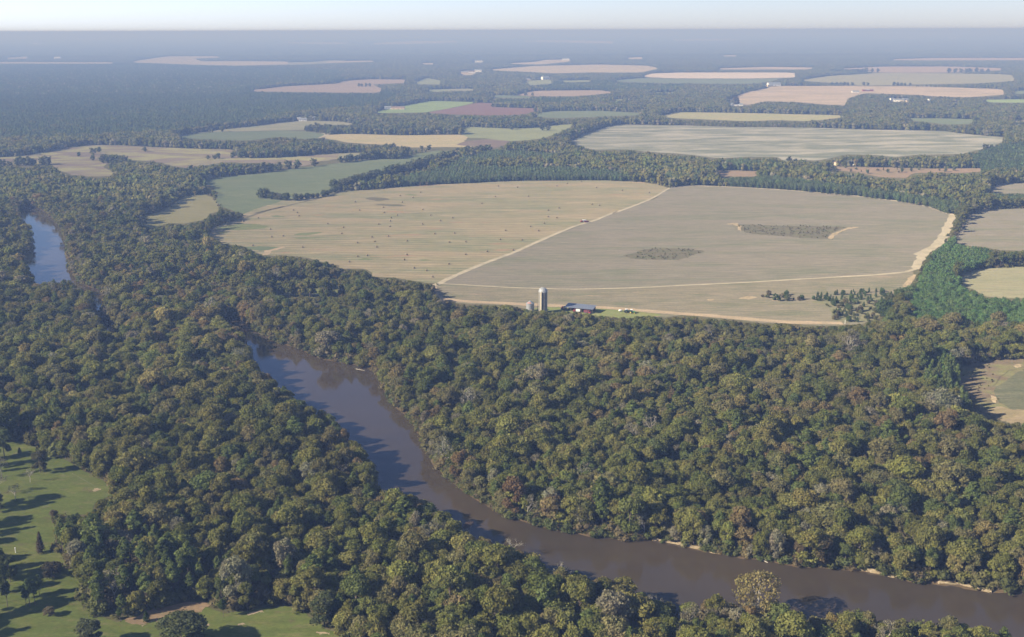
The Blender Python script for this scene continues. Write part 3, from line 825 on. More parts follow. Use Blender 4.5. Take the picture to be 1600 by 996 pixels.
PATCHES = [
    ('weed_patch', 'weeds', px(('6', (265, 92), (300, 92), (450, 98), (640, 100), (790, 104), (740, 118), (700, 140), (690, 160), (560, 154), (420, 142), (320, 134), (290, 120)), ext=False)),
    ('weed_patch', 'weeds', px(('5', (1320, 238), (1370, 222), (1430, 204), (1590, 205)), ('6', (130, 214), (60, 238), (0, 256)), ('5', (1590, 258), (1450, 256), (1340, 250)), ext=False)),
    ('weed_patch', 'weeds', px(('h', (1040, 135), (1080, 122), (1180, 130), (1215, 140), (1130, 152)), ext=False)),
    ('weed_patch', 'weeds', px(('h', (1100, 176), (1140, 169), (1300, 176), (1330, 184), (1250, 187)), ext=False)),
    ('weed_patch', 'weeds_green', px(('h', (395, 250), (440, 246), (505, 252), (500, 260), (430, 259)), ext=False)),
    ('weed_patch', 'weeds_green', px(('h', (20, 344), (60, 325), (200, 303), (330, 308), (390, 322), (340, 338), (200, 347)), ext=False)),
    ('weed_patch', 'weeds_green', px(('h', (550, 380), (600, 366), (750, 357), (740, 367), (640, 382)), ext=False)),
    ('weed_patch', 'weeds_green', px(('h', (540, 400), (600, 394), (710, 396), (690, 403), (590, 405)), ext=False)),
    ('weed_patch', 'weeds_green', px(('h', (985, 545), (1030, 534), (1100, 541), (1060, 549)), ext=False)),
    ('weed_patch', 'weeds_green', px(('h', (1395, 548), (1440, 541), (1510, 550), (1450, 555)), ext=False)),
    ('weed_patch', 'weeds_green', px(('h', (1300, 108), (1340, 102), (1400, 108), (1360, 115)), ext=False)),
    ('weed_patch', 'weeds_green', px(('h', (0, 364), (60, 357), (140, 364), (90, 371)), ext=False)),
    ('weed_patch', 'green', px(('h', (190, 458), (340, 455), (490, 462), (400, 478), (330, 488)), ext=False)),
    ('weed_patch', 'scrub_floor', px(('s', (560, 285), (700, 240), (900, 218), (1150, 218), (1300, 240), (1430, 215), (1440, 300), (1330, 470), (1150, 440), (850, 445), (760, 435), (735, 340), (690, 300)), ext=False)),
    ('sand_patch', 'sand', px(('6', (1085, 325), (1105, 325), (1085, 355), (1060, 388), (1042, 385), (1060, 350)), ext=False)),
    ('sand_patch', 'sand', px(('6', (690, 158), (710, 135), (760, 115), (800, 105), (840, 104), (780, 116), (730, 140), (715, 160)), ext=False)),
    ('sand_patch', 'sand', px(('6', (215, 90), (270, 86), (290, 100), (285, 125), (275, 120), (275, 97)), ext=False)),
    ('sand_patch', 'sand', px(('6', (270, 435), (320, 422), (370, 430), (330, 440)), ext=False)),
    ('sand_patch', 'sand', px(('6', (130, 440), (165, 436), (160, 447), (140, 449)), ext=False)),
    ('sand_patch', 'orange_dirt', px(('4', (1210, 235), (1225, 215), (1300, 196), (1330, 198), (1260, 215), (1240, 235)), ext=False)),
    ('sand_patch', 'sand', px(('r', (715, 672), (760, 695), (800, 720), (770, 750), (745, 725)), ext=False)),
    ('sand_patch', 'sand', px(('r', (915, 455), (950, 442), (985, 452), (970, 470), (930, 474)), ext=False)),
    ('sand_patch', 'sand', px(('r', (910, 930), (996, 915), (1030, 930), (1010, 960), (950, 950)), ext=False)),
    ('crop_patch', 'crop_dark', px(('r', (755, 640), (860, 570), (920, 530), (960, 500), (1010, 480), (1400, 430), (1400, 900), (1050, 800), (900, 800), (800, 740)), ext=False)),
    ('crop_patch', 'rough_straw', px(('r', (690, 810), (800, 770), (900, 800), (1050, 805), (1300, 900), (1300, 990), (950, 940), (870, 900), (760, 860)), ext=False)),
    ('pine_straw', 'straw_floor', px(('7', (560, 918), (640, 895), (700, 868), (850, 836), (945, 828), (972, 855), (930, 880), (800, 900), (740, 925), (640, 938)), ext=False)),
    ('grass_yard', 'grass_yard', px(('5', (880, 484), (1000, 474), (1200, 481), (1400, 496), (1500, 512), (1420, 525), (1250, 530), (1100, 525), (980, 505), (890, 500)), ext=False)),
    ('sand_patch', 'sand', px(('7', (430, 312), (462, 306), (466, 312), (440, 324)), ext=False)),
    ('sand_patch', 'sand', px(('7', (1145, 886), (1190, 876), (1222, 874), (1215, 882), (1160, 892)), ext=False)),
    ('sand_patch', 'sand', px(('7', (1100, 936), (1130, 930), (1128, 940), (1110, 944)), ext=False)),
    ('sand_patch', 'sand', px(('7', (658, 938), (684, 935), (680, 941), (662, 943)), ext=False)),
    ('sand_patch', 'sand', px(('7', (945, 942), (972, 940), (970, 946), (948, 946)), ext=False)),
    ('sand_patch', 'sand', px(('7', (1460, 978), (1520, 972), (1530, 979), (1480, 984)), ext=False)),
]
MAT['scrub_floor'] = field_mat('scrub_floor', (.140, .138, .078), (.165, .150, .090), (.19, .16, .105), 18, 0, None, 0, 1.8)
MAT['rough_straw'] = field_mat('rough_straw', (.185, .148, .094), (.15, .13, .07), (.25, .20, .13), 14, R(20), 3.0, .3, 1.6)
for i, (nm, mk, p) in enumerate(PATCHES):
    q = chaikin(p, 2)
    sheet(nm, at(q[:, 0], q[:, 1])[:, :2], mk, .10 + .004 * (i % 3), seed=200 + i, frac=.15)
# a strip of mown verge between the hay field and the green crop
ribbon('field_verge', px(('1', (1600, 880), (1540, 905), (1390, 940), (1150, 996)), ('4', (1330, 5), (1230, 30), (1110, 72)), ext=False), 4.0, 'weeds', .14, 21, .3)

# ------------------------------------------------------------------ water
m, nt, out = new_mat('river_water')
v = mapped(nt)
n1 = noise(nt, v, .02, 4, .6, .5)
col = mixc(nt, ramp(nt, n1, .35, .7), (.054, .041, .027), (.043, .034, .024))
p = principled(nt, out, col, .035, .5)
p.inputs['IOR'].default_value = 1.333
bp = node(nt, 'ShaderNodeBump')
bp.inputs['Strength'].default_value = .22
bp.inputs['Distance'].default_value = .12
nt.links.new(noise(nt, mapped(nt, (1, 1.6, 1), R(25)), .45, 6, .65), bp.inputs['Height'])
nt.links.new(bp.outputs[0], p.inputs['Normal'])
MAT['water'] = m
bm = bmesh.new()
for k, w in enumerate(WW):
    w = w[np.concatenate([[True], np.linalg.norm(np.diff(w, axis=0), axis=1) > .1])]
    f = bm.faces.new([bm.verts.new((x, y, .05 + .01 * k)) for x, y in w])
    bmesh.ops.triangulate(bm, faces=[f], ngon_method='EAR_CLIP')
bm.normal_update()
for f in bm.faces:
    if f.normal.z < 0:
        f.normal_flip()
me = bpy.data.meshes.new('river')
bm.to_mesh(me)
bm.free()
me.materials.append(MAT['water'])
tag(link('river', me), kind='structure')


def bank(far, name, flip, mat='bank', wmul=1.0, hmul=1.0):
    w = chaikin(at(far[:, 0], far[:, 1])[:, :2], 2, False)
    dens = [w[0]]
    for a, b in zip(w[:-1], w[1:]):
        k = int(max(1, np.linalg.norm(b - a) // 4))
        dens += [a + (b - a) * (j + 1) / k for j in range(k)]
    w = np.array(dens)
    d = np.gradient(w, axis=0)
    d /= np.linalg.norm(d, axis=1)[:, None] + 1e-9
    nn = np.stack([-d[:, 1], d[:, 0]], 1) * flip
    rng = np.random.default_rng(5)
    rows = []
    for off, z in ((-.9, .0), (.3, .25), (1.5, .7), (3.5, .75), (7, .35), (10, -.1)):
        jit = rng.normal(0, .35, len(w))
        rows.append(np.column_stack([w + nn * (off * wmul + jit)[:, None], np.full(len(w), z * hmul) + (rng.normal(0, .12, len(w)) if 0 < z < 2 else 0)]))
    n = len(w)
    v = np.vstack(rows)
    f = np.array([[r * n + i, r * n + i + 1, (r + 1) * n + i + 1, (r + 1) * n + i] for r in range(len(rows) - 1) for i in range(n - 1)])
    tag(link(name, quick_mesh(name, v, [f], [MAT[mat]], smooth=True)), kind='structure')


bank(W_MAIN_FAR, 'river_shore', 1)
bank(W_UP_FAR, 'river_shore', 1)
SANDY = px(('8', (1450, 546), (1590, 572)), ('9', (130, 600), (250, 620)), ext=False)
bank(SANDY, 'sandy_shore', 1, 'sand', .2, 1.3)
bank(px(('9', (790, 682), (860, 690), (950, 708), (1010, 722)), ext=False), 'sandy_shore', 1, 'sand', .26, 1.6)
bank(px(('9', (1200, 748), (1300, 757), (1400, 778), (1450, 790)), ext=False), 'sandy_shore', 1, 'sand', .16, 1.3)

# ------------------------------------------------------------------ where trees may stand
SOFT.append(px(('6', (1300, 40), (1275, 110), (1250, 165), (1205, 205), (1155, 235), (1125, 305), (1105, 340), (1080, 390), (1040, 390), (1085, 310), (1105, 250), (1140, 205), (1190, 180), (1225, 140), (1245, 85), (1258, 45)), ext=False))
for hx, hy, hl, *_q in HOUSES:
    hw_ = max(3.0, hl * (hy - 47) / H0 * .55 + 1.5)
    SOFT.append(np.array([(hx - hw_, hy - 2.0), (hx + hw_, hy - 2.0), (hx + hw_, hy + 1.2), (hx - hw_, hy + 1.2)]))
PINES_S = [(chaikin(p[0], 1),) + p[1:] for p in PINES]
PW_S = [chaikin(p, 1) for p in PINEWOOD]


def clear_base(w):
    x, y = proj(np.column_stack([w, np.zeros(len(w))]))
    bad = np.zeros(len(w), bool)
    for s in SOFT:
        bad |= inpoly(x, y, s)
    for s in WW:
        bad |= inpoly(w[:, 0], w[:, 1], s)
    return bad


def clear_at(w, h):
    """would the point at height h over w stand in front of open land or water"""
    x, y = proj(np.column_stack([w, np.full(len(w), 1.0) * h]))
    bad = np.zeros(len(w), bool)
    for s in SOFT:
        bad |= inpoly(x, y, s)
    for s in WATER:
        bad |= inpoly(x, y, s)
    return bad


def pine_zone(w):
    x, y = proj(np.column_stack([w, np.zeros(len(w))]))
    z = np.full(len(w), -1)
    for i, p in enumerate(PINES_S):
        z[inpoly(x, y, p[0])] = i
    pw = np.zeros(len(w), bool)
    for s in PW_S:
        pw |= inpoly(x, y, s)
    return z, pw


def patchy(w, scale, ph):
    a = w / scale
    return (np.sin(a[:, 0] * 1.3 + ph) + np.sin(a[:, 1] * 1.1 + 2 * ph) + np.sin(a[:, 0] * .7 - a[:, 1] * .9 + ph * 3) + np.sin(a[:, 0] * 2.1 + a[:, 1] * 1.7 + ph * .5) * .6) / 3.6


PAL = [  # tint, weight, class
    ((.122, .134, .038), .26, 'green'), ((.146, .148, .044), .26, 'green'), ((.170, .164, .052), .23, 'olive'),
    ((.112, .134, .044), .08, 'green'), ((.184, .184, .052), .06, 'lime'), ((.170, .156, .068), .06, 'brown'),
    ((.160, .150, .064), .06, 'brown'), ((.182, .142, .066), .008, 'rust'), ((.215, .182, .072), .014, 'ochre'), ((.210, .196, .125), .05, 'grey')]


def grid(y0, y1, s, margin=1.30):
    ys = np.arange(y0, y1, s * .87)
    out = []
    for i, y in enumerate(ys):
        hw = .4665 * margin * (y + 60) + 40
        xs = np.arange(-hw, hw, s) + (s / 2 if i % 2 else 0)
        out.append(np.column_stack([xs, np.full(len(xs), y)]))
    return np.vstack(out)


TREES = []   # dicts of arrays: w, kind, h, r, tint, cls, zone


def emit(w, kind, h, rad, tint, cls):
    n = len(w)
    if n:
        TREES.append(dict(w=w, kind=np.array([kind] * n), h=np.ones(n) * h, rad=np.ones(n) * rad, tint=tint, cls=cls))


NEAR = 1250.0
# the mixed river forest, tree by tree
w = grid(262, NEAR, 5.4)
w = w + RNG.uniform(-2.2, 2.2, w.shape)
pz, pw = pine_zone(w)
sel = (pz < 0)
w, pw = w[sel], pw[sel]
bx, by = proj(np.column_stack([w, np.zeros(len(w))]))
h = RNG.uniform(9.5, 14.0, len(w)) + 2.0 * patchy(w, 40, 1.0)
tall = RNG.random(len(w)) < .10
h[tall] += RNG.uniform(3, 6, tall.sum())
small = RNG.random(len(w)) < .16
h[small] *= .62
# lower, scrubbier wood in the belt south of the farm
belt = inpoly(bx, by, px(('5', (480, 470), (900, 500), (1500, 530)), ('6', (800, 560), (800, 640), (500, 760), (200, 720), (0, 640)), ('5', (900, 560), (480, 560)), ext=False))
h[belt] *= .62
ok = ~clear_base(w) & ~clear_at(w, h * .93) & ~clear_at(w, h * .6)
for sx in (-2.8, 2.8):
    ok &= ~clear_at(w + np.array([sx, 0]), h * .65)
# where the crown would overhang a clearing a lower tree takes its place
low = ~clear_base(w) & ~ok
h2 = h * .5
ok2 = low & ~clear_at(w, h2 * .93) & ~clear_at(w, h2 * .5)
h[ok2] = h2[ok2]
ok |= ok2
w, h, pw, bx, by = w[ok], h[ok], pw[ok], bx[ok], by[ok]
weights = np.array([p[1] for p in PAL])
weights /= weights.sum()
ci = RNG.choice(len(PAL), len(w), p=weights)
pat = patchy(w, 30, 2.2)
# autumn colour gathers along the water and in the middle of the far bank
auto = inpoly(bx, by, px(('i', (930, 560), (1300, 540), (1420, 640), (1560, 700), (1500, 800), (1150, 760), (930, 640)), ext=False))
edge = np.zeros(len(w), bool)
for dx, dy in ((11, 0), (-11, 0), (0, 11), (0, -11), (-8, -8)):
    for s in WW:
        edge |= inpoly(w[:, 0] + dx, w[:, 1] + dy, s)
rr = RNG.random(len(w))
ci[(auto & (rr < .06)) | (edge & (rr < .09)) | (rr < .005)] = 7
ci[(auto & (rr > .88)) | (edge & (rr > .88))] = 8
ci[(edge | auto) & (rr > .70) & (rr < .84)] = 5
ci[edge & (rr > .30) & (rr < .42)] = 9
ci[edge & (rr > .45) & (rr < .62)] = 4
up_reach = inpoly(bx, by, px(('i', (180, 420), (300, 415), (380, 480), (390, 600), (240, 560)), ext=False))
ci[up_reach & (rr < .10)] = 7
ci[up_reach & (rr > .8)] = 8
bx_ = RNG.random(len(w))
inbelt = inpoly(bx, by, px(('5', (480, 470), (900, 500), (1500, 530)), ('6', (800, 560), (800, 640), (500, 760), (200, 720), (0, 640)), ('5', (900, 560), (480, 560)), ext=False)) | inpoly(bx, by, px(('6', (150, 780), (500, 740), (800, 760), (700, 860), (300, 900), (60, 860)), ext=False))
ci[inbelt & (bx_ < .30)] = 4
ci[inbelt & (bx_ > .72)] = 2
h[inbelt & (bx_ < .30)] *= .7
tint = np.array([p[0] for p in PAL])[ci] * (1 + RNG.normal(0, .10, (len(w), 1))) * (1 + RNG.normal(0, .022, (len(w), 3)))
tint *= (1 + .14 * patchy(w, 55, .7))[:, None]
cls = np.array([p[2] for p in PAL])[ci]
kind = np.where(pw & (rr < .75), 'pine', np.where(rr > .90, 'pine', 'broad'))
rad = np.where(kind == 'pine', 2.8, 3.7) * (h / 14.0) ** .8 * RNG.uniform(.74, 1.34, len(w)) * np.where(tall[ok], 1.12, 1.0)
pt = np.array((.112, .140, .044)) * (1 + RNG.normal(0, .12, (len(w), 1)))
isp = kind == 'pine'
tint[isp] = pt[isp]
cls[isp] = 'pine'
h[isp & pw] *= 1.12
bare = (cls == 'grey') & (RNG.random(len(w)) < .6) & (h > 9)
cls[bare] = 'bare'
emit_all = dict(w=w, kind=np.where(bare, 'bare', kind), h=h, rad=rad, tint=tint, cls=cls)
TREES.append(emit_all)

# shrubs that fill the edges of the wood down to the ground
w = grid(262, NEAR, 4.0)
w = w + RNG.uniform(-1.6, 1.6, w.shape)
b0 = clear_base(w)
nearw = np.zeros(len(w), bool)
for dx, dy in ((6, 0), (-6, 0), (0, -6), (0, 6), (4, -4)):
    nearw |= clear_base(w + np.array([dx, dy]))
x_, y_ = proj(np.column_stack([w, np.zeros(len(w))]))
inb = inpoly(x_, y_, px(('5', (480, 470), (900, 500), (1500, 530)), ('6', (800, 560), (800, 640), (500, 760), (200, 720), (0, 640)), ('5', (900, 560), (480, 560)), ext=False)) & (RNG.random(len(w)) < .35)
h = RNG.uniform(1.6, 5.0, len(w))
ok = ~b0 & (nearw | inb) & ~clear_at(w, h * .9) & (RNG.random(len(w)) < .8)
w, h = w[ok], h[ok]
ci = RNG.choice(len(PAL), len(w), p=weights)
k3 = RNG.choice(3, len(w), p=(.5, .25, .25))
t3 = np.array([(.115, .122, .044), (.145, .138, .055), (.150, .124, .064)])[k3] * (1 + RNG.normal(0, .15, (len(w), 1)))
TREES.append(dict(w=w, kind=np.array(['shrub'] * len(w)), h=h, rad=h * .55, tint=t3, cls=np.array(['shrub'] * len(w))))

# shrubs and low boughs along the waterline of the far bank
for far_ in (W_MAIN_FAR, W_UP_FAR):
    q = chaikin(at(far_[:, 0], far_[:, 1])[:, :2], 2, False)
    pts = []
    for a, b in zip(q[:-1], q[1:]):
        ln = np.linalg.norm(b - a)
        dd = (b - a) / (ln + 1e-9)
        nn = np.array([-dd[1], dd[0]])
        for j in np.arange(0, ln, 1.5):
            pts.append(a + dd * j + nn * RNG.uniform(-.6, 4.0))
    pts = np.array(pts)
    X_, Y_ = proj(np.column_stack([pts, np.zeros(len(pts))]))
    sandy = np.zeros(len(pts), bool)
    for lo_, hi_ in ((1015, 1100), (1322, 1400), (1460, 1550)):
        sandy |= (X_ > lo_) & (X_ < hi_)
    keep = RNG.random(len(pts)) < np.where(sandy, .22, .85)
    pts = pts[keep]
    n = len(pts)
    h = RNG.uniform(1.5, 5.0, n)
    t3 = np.array([(.120, .130, .048), (.150, .140, .060), (.150, .120, .066), (.10, .12, .045)])[RNG.integers(0, 4, n)] * (1 + RNG.normal(0, .13, (n, 1)))
    TREES.append(dict(w=pts, kind=np.array(['shrub'] * n), h=h, rad=h * .6, tint=t3, cls=np.array(['shrub'] * n)))
# bushes under the canopy, seen through its gaps
w = grid(262, 900, 6.5)
w = w + RNG.uniform(-3, 3, w.shape)
h = RNG.uniform(2.5, 7.5, len(w))
ok = ~clear_base(w) & ~clear_at(w, h) & (pine_zone(w)[0] < 0)
w, h = w[ok], h[ok]
t3 = np.array([(.105, .115, .042), (.135, .130, .054), (.140, .118, .064)])[RNG.integers(0, 3, len(w))] * (1 + RNG.normal(0, .13, (len(w), 1)))
TREES.append(dict(w=w, kind=np.array(['shrub'] * len(w)), h=h, rad=h * .55, tint=t3, cls=np.array(['shrub'] * len(w))))

# the planted pines, in rows
for poly, ph, pdh, sp, prad, ptint in PINES_S:
    lo = at(poly[:, 0], np.maximum(poly[:, 1], 60))[:, :2]
    ww_ = np.array([(x, y) for x in np.arange(lo[:, 0].min(), lo[:, 0].max(), sp) for y in np.arange(lo[:, 1].min(), lo[:, 1].max(), sp)])
    a = .35
    ww_ = ww_ + RNG.uniform(-.7, .7, ww_.shape)
    x, y = proj(np.column_stack([ww_, np.zeros(len(ww_))]))
    hh = RNG.normal(ph, pdh * .6, len(ww_)).clip(ph * .5, ph * 1.4)
    ok = inpoly(x, y, poly) & (x > -250) & (x < 1850) & ~clear_base(ww_) & ~clear_at(ww_, hh * .9) & (RNG.random(len(ww_)) < .93)
    ww_, hh = ww_[ok], hh[ok]
    tt = np.array(ptint) * (1 + RNG.normal(0, .13, (len(ww_), 1))) * (1 + RNG.normal(0, .05, (len(ww_), 3)))
    TREES.append(dict(w=ww_, kind=np.array(['cone' if sp == 5.0 else 'round'] * len(ww_)), h=hh, rad=prad * (hh / ph), tint=tt, cls=np.array(['planted'] * len(ww_))))


def scatter(poly, sp, kinds, hr, prob, tints, cls):
    poly = chaikin(poly, 1)
    lo = at(poly[:, 0], poly[:, 1])[:, :2]
    p = np.array([(x, y) for x in np.arange(lo[:, 0].min(), lo[:, 0].max(), sp) for y in np.arange(lo[:, 1].min(), lo[:, 1].max(), sp)])
    p = p + RNG.uniform(-.45 * sp, .45 * sp, p.shape)
    x, y = proj(np.column_stack([p, np.zeros(len(p))]))
    ok = inpoly(x, y, poly) & (RNG.random(len(p)) < prob)
    p = p[ok]
    n = len(p)
    h = RNG.uniform(hr[0], hr[1], n)
    k = RNG.choice(kinds, n)
    t = np.array(tints)[RNG.integers(0, len(tints), n)] * (1 + RNG.normal(0, .14, (n, 1)))
    r = np.where(k == 'cone', h * .27, h * .42)
    TREES.append(dict(w=p, kind=k, h=h, rad=r, tint=t, cls=np.array([cls] * n)))


G1, G2, B1 = (.085, .118, .044), (.120, .128, .054), (.140, .120, .068)
# scrub on the ends of the lower brown field
scatter(px(('s', (150, 245), (200, 215), (320, 212), (520, 240), (560, 262), (400, 275), (200, 265)), ext=False), 6, ['round', 'cone', 'shrub'], (2.2, 4.5), .95, [G1, G2, B1], 'scrub')
scatter(px(('s', (500, 240), (700, 215), (900, 190), (1150, 180), (1330, 215), (1300, 240), (1170, 285), (900, 275), (700, 285), (560, 270)), ext=False), 5.5, ['cone', 'cone', 'round'], (2.5, 4.6), .9, [G1, (.085, .125, .05)], 'scrub')
scatter(px(('s', (650, 290), (900, 280), (1200, 285), (1380, 200), (1450, 230), (1430, 300), (1340, 420), (1150, 440), (900, 450), (760, 440), (740, 350)), ext=False), 5.5, ['round', 'cone', 'shrub'], (2, 5), .85, [G1, G2, B1], 'scrub')
scatter(px(('s', (1200, 290), (1380, 200), (1470, 200), (1430, 300), (1340, 480), (1200, 450), (1150, 380)), ext=False), 6.5, ['round'], (7, 12), .8, [G1, G2], 'scrub')
scatter(px(('6', (1130, 330), (1170, 240), (1200, 215), (1150, 330), (1110, 410), (1080, 410)), ext=False), 6, ['round', 'shrub'], (3, 8), .6, [G2, B1], 'scrub')
scatter(px(('6', (1240, 160), (1320, 55), (1335, 60), (1270, 178), (1220, 215)), ext=False), 6, ['shrub', 'shrub', 'round'], (2, 4), .6, [G2, B1], 'scrub')
scatter(px(('3', (660, 782), (1000, 784), (1300, 788), (1300, 800), (1080, 806), (1000, 820), (800, 805)), ext=False), 16, ['round', 'cone', 'shrub'], (3, 7), .45, [G1, G2, B1], 'scrub')
scatter(px(('3', (640, 780), (760, 790), (700, 800), (560, 790)), ext=False), 9, ['cone', 'round'], (4, 8), .7, [G1, G2], 'scrub')
# thin rank of saplings on the verge of the hay field
scatter(px(('g', (650, 985), (900, 930), (1250, 890), (1594, 870), (1594, 930), (1100, 950), (700, 990)), ext=False), 5, ['round', 'shrub', 'cone'], (3, 6.5), .6, [(.075, .082, .042), B1, G2], 'scrub')
scatter(px(('4', (1020, 30), (985, -20), (960, -45), (975, -50), (1005, -20), (1040, 25)), ext=False), 7, ['shrub'], (2, 4.5), .7, [G2, B1], 'scrub')
# the broomsedge clumps in the dark patches of the fields
for P_ in PATCHES[:2]:
    c_ = P_[2].mean(0)
    scatter(c_ + (P_[2] - c_) * 1.18, 4.0, ['shrub'], (.4, 1.0), .16, [(.14, .12, .07), (.13, .13, .065)], 'weed')
    scatter(P_[2], 3.2, ['shrub'], (.3, 1.9), .34, [(.14, .125, .075), (.125, .135, .06), (.165, .14, .085)], 'weed')
scatter(px(('r', (490, 500), (640, 430), (820, 430), (800, 500), (740, 620), (620, 690), (540, 620)), ext=False), 4.0, ['shrub'], (.4, 1.3), .4, [(.12, .09, .062), (.10, .095, .05)], 'weed')


def row(pts, sp, hr, kind, tints, cls='hedge', depth=1, jit=2.0):
    w = at(pts[:, 0], pts[:, 1])[:, :2]
    q = []
    for a, b in zip(w[:-1], w[1:]):
        ln = np.linalg.norm(b - a)
        d = (b - a) / ln
        nn = np.array([-d[1], d[0]])
        if nn[1] < 0:
            nn = -nn
        for j in np.arange(0, ln, sp):
            for k in range(depth):
                q.append(a + d * j + nn * k * sp * .8 + RNG.uniform(-jit, jit, 2))
    q = np.array(q)
    n = len(q)
    h = RNG.uniform(hr[0], hr[1], n) * 1.12
    t = np.array(tints)[RNG.integers(0, len(tints), n)] * (1 + RNG.normal(0, .1, (n, 1)))
    TREES.append(dict(w=q, kind=np.array([kind] * n), h=h, rad=h * .5, tint=t, cls=np.array([cls] * n)))


HT = [(.078, .094, .042), (.094, .104, .048), (.112, .114, .058)]
row(px(('1', (1030, 806), (1130, 800), (1250, 797)), ext=False), 9, (9, 13), 'round', HT)
row(px(('1', (890, 815), (960, 812), (1030, 806)), ext=False), 8, (8, 12), 'round', HT, depth=3)
row(px(('1', (1295, 785), (1375, 782)), ext=False), 12, (10, 12), 'round', HT)
row(px(('1', (1455, 772), (1480, 770)), ext=False), 14, (10, 11), 'round', HT)
row(px(('1', (1210, 918), (1300, 928), (1390, 930)), ext=False), 8.5, (7, 13), 'round', HT)
row(px(('1', (1390, 925), (1500, 910), (1600, 870)), ext=False), 8.5, (5, 8), 'round', HT, depth=1)
row(px(('2', (0, 880), (60, 868), (130, 845), (230, 822), (350, 790), (420, 764), (500, 742), (600, 718), (700, 708)), ext=False), 8, (8, 13), 'round', HT, depth=2)
row(px(('1', (425, 718), (440, 715)), ext=False), 11, (10, 11), 'round', HT)
row(px(('1', (455, 706), (462, 706)), ext=False), 11, (8, 9), 'round', HT)
row(px(('1', (432, 745), (444, 745)), ext=False), 12, (8, 9), 'round', HT)
row(px(('1', (365, 725), (370, 725)), ext=False), 12, (6, 7), 'round', HT)
row(px(('1', (672, 704), (680, 704)), ext=False), 12, (7, 8), 'round', HT)
row(px(('1', (475, 755), (520, 757), (570, 760)), ext=False), 9, (9, 13), 'round', HT, depth=2)
row(px(('1', (540, 770), (600, 775)), ext=False), 10, (8, 12), 'round', HT, depth=2)
row(px(('1', (960, 740), (1000, 738)), ext=False), 11, (6, 8), 'round', HT)
row(px(('1', (1015, 735), (1025, 735)), ext=False), 11, (8, 9), 'round', HT)
row(px(('1', (1085, 732), (1140, 731), (1190, 730)), ext=False), 9, (9, 12), 'round', HT)
row(px(('1', (1200, 726), (1300, 728), (1415, 720)), ext=False), 9, (8, 13), 'round', HT, depth=2)
row(px(('1', (10, 780), (60, 780)), ext=False), 11, (9, 12), 'round', HT)
row(px(('1', (80, 768), (130, 768), (230, 764)), ext=False), 9, (8, 13), 'round', HT, depth=2)
row(px(('g', (615, 695), (690, 692), (720, 682), (900, 665)), ext=False), 10, (8, 11), 'round', HT)
row(px(('g', (930, 650), (1100, 655), (1250, 655)), ext=False), 9, (8, 14), 'round', HT, depth=2)
row(px(('g', (1090, 565), (1180, 560)), ext=False), 10, (8, 11), 'round', HT)
row(px(('g', (1260, 572), (1330, 570)), ext=False), 11, (6, 11), 'round', HT)
row(px(('g', (1450, 560), (1550, 565)), ext=False), 13, (5, 8), 'round', HT)
row(px(('g', (260, 368), (600, 385), (1000, 390), (1594, 402)), ext=False), 9, (9, 15), 'round', HT, depth=2)
row(px(('2', (30, 618), (300, 622), (560, 622)), ext=False), 9, (9, 15), 'round', HT, depth=3)
row(px(('2', (795, 602), (815, 602)), ext=False), 14, (9, 10), 'round', HT)
row(px(('2', (940, 605), (975, 605)), ext=False), 12, (9, 12), 'round', HT)
row(px(('2', (90, 402), (145, 402)), ext=False), 13, (10, 13), 'round', HT)
row(px(('u', (260, 288), (325, 289)), ext=False), 14, (10, 13), 'round', HT)
row(px(('u', (515, 289), (555, 289)), ext=False), 14, (11, 13), 'round', HT)
row(px(('u', (575, 289), (655, 290)), ext=False), 14, (9, 12), 'round', HT)
row(px(('u', (0, 288), (100, 288), (200, 290)), ext=False), 14, (9, 13), 'round', HT)
row(px(('u', (975, 182), (1150, 182), (1330, 182)), ext=False), 26, (17, 21), 'round', HT, jit=1)
row(px(('u', (285, 178), (410, 178)), ext=False), 26, (16, 20), 'round', HT, jit=1)
row(px(('u', (0, 188), (130, 188), (260, 186)), ext=False), 16, (15, 19), 'round', HT, depth=2)
row(px(('v', (550, 660), (640, 660), (710, 660)), ext=False), 11, (8, 12), 'round', HT)
row(px(('v', (1095, 725), (1135, 724)), ext=False), 14, (8, 10), 'round', HT)
row(px(('v', (1190, 712), (1230, 710)), ext=False), 14, (9, 10), 'round', HT)
row(px(('v', (1265, 708), (1380, 700), (1500, 698)), ext=False), 12, (10, 13), 'round', HT)
row(px(('v', (970, 518), (1060, 520)), ext=False), 20, (9, 12), 'round', HT)
row(px(('3', (255, 488), (275, 486)), ext=False), 16, (15, 19), 'round', HT)
row(px(('3', (510, 755), (560, 755)), ext=False), 9, (6, 9), 'round', HT)
row(px(('3', (1425, 700), (1455, 700)), ext=False), 9, (9, 11), 'round', HT)

# ------------------------------------------------------------------ the middle distance and beyond: stands of trees
FARC = []    # centre, size, kind


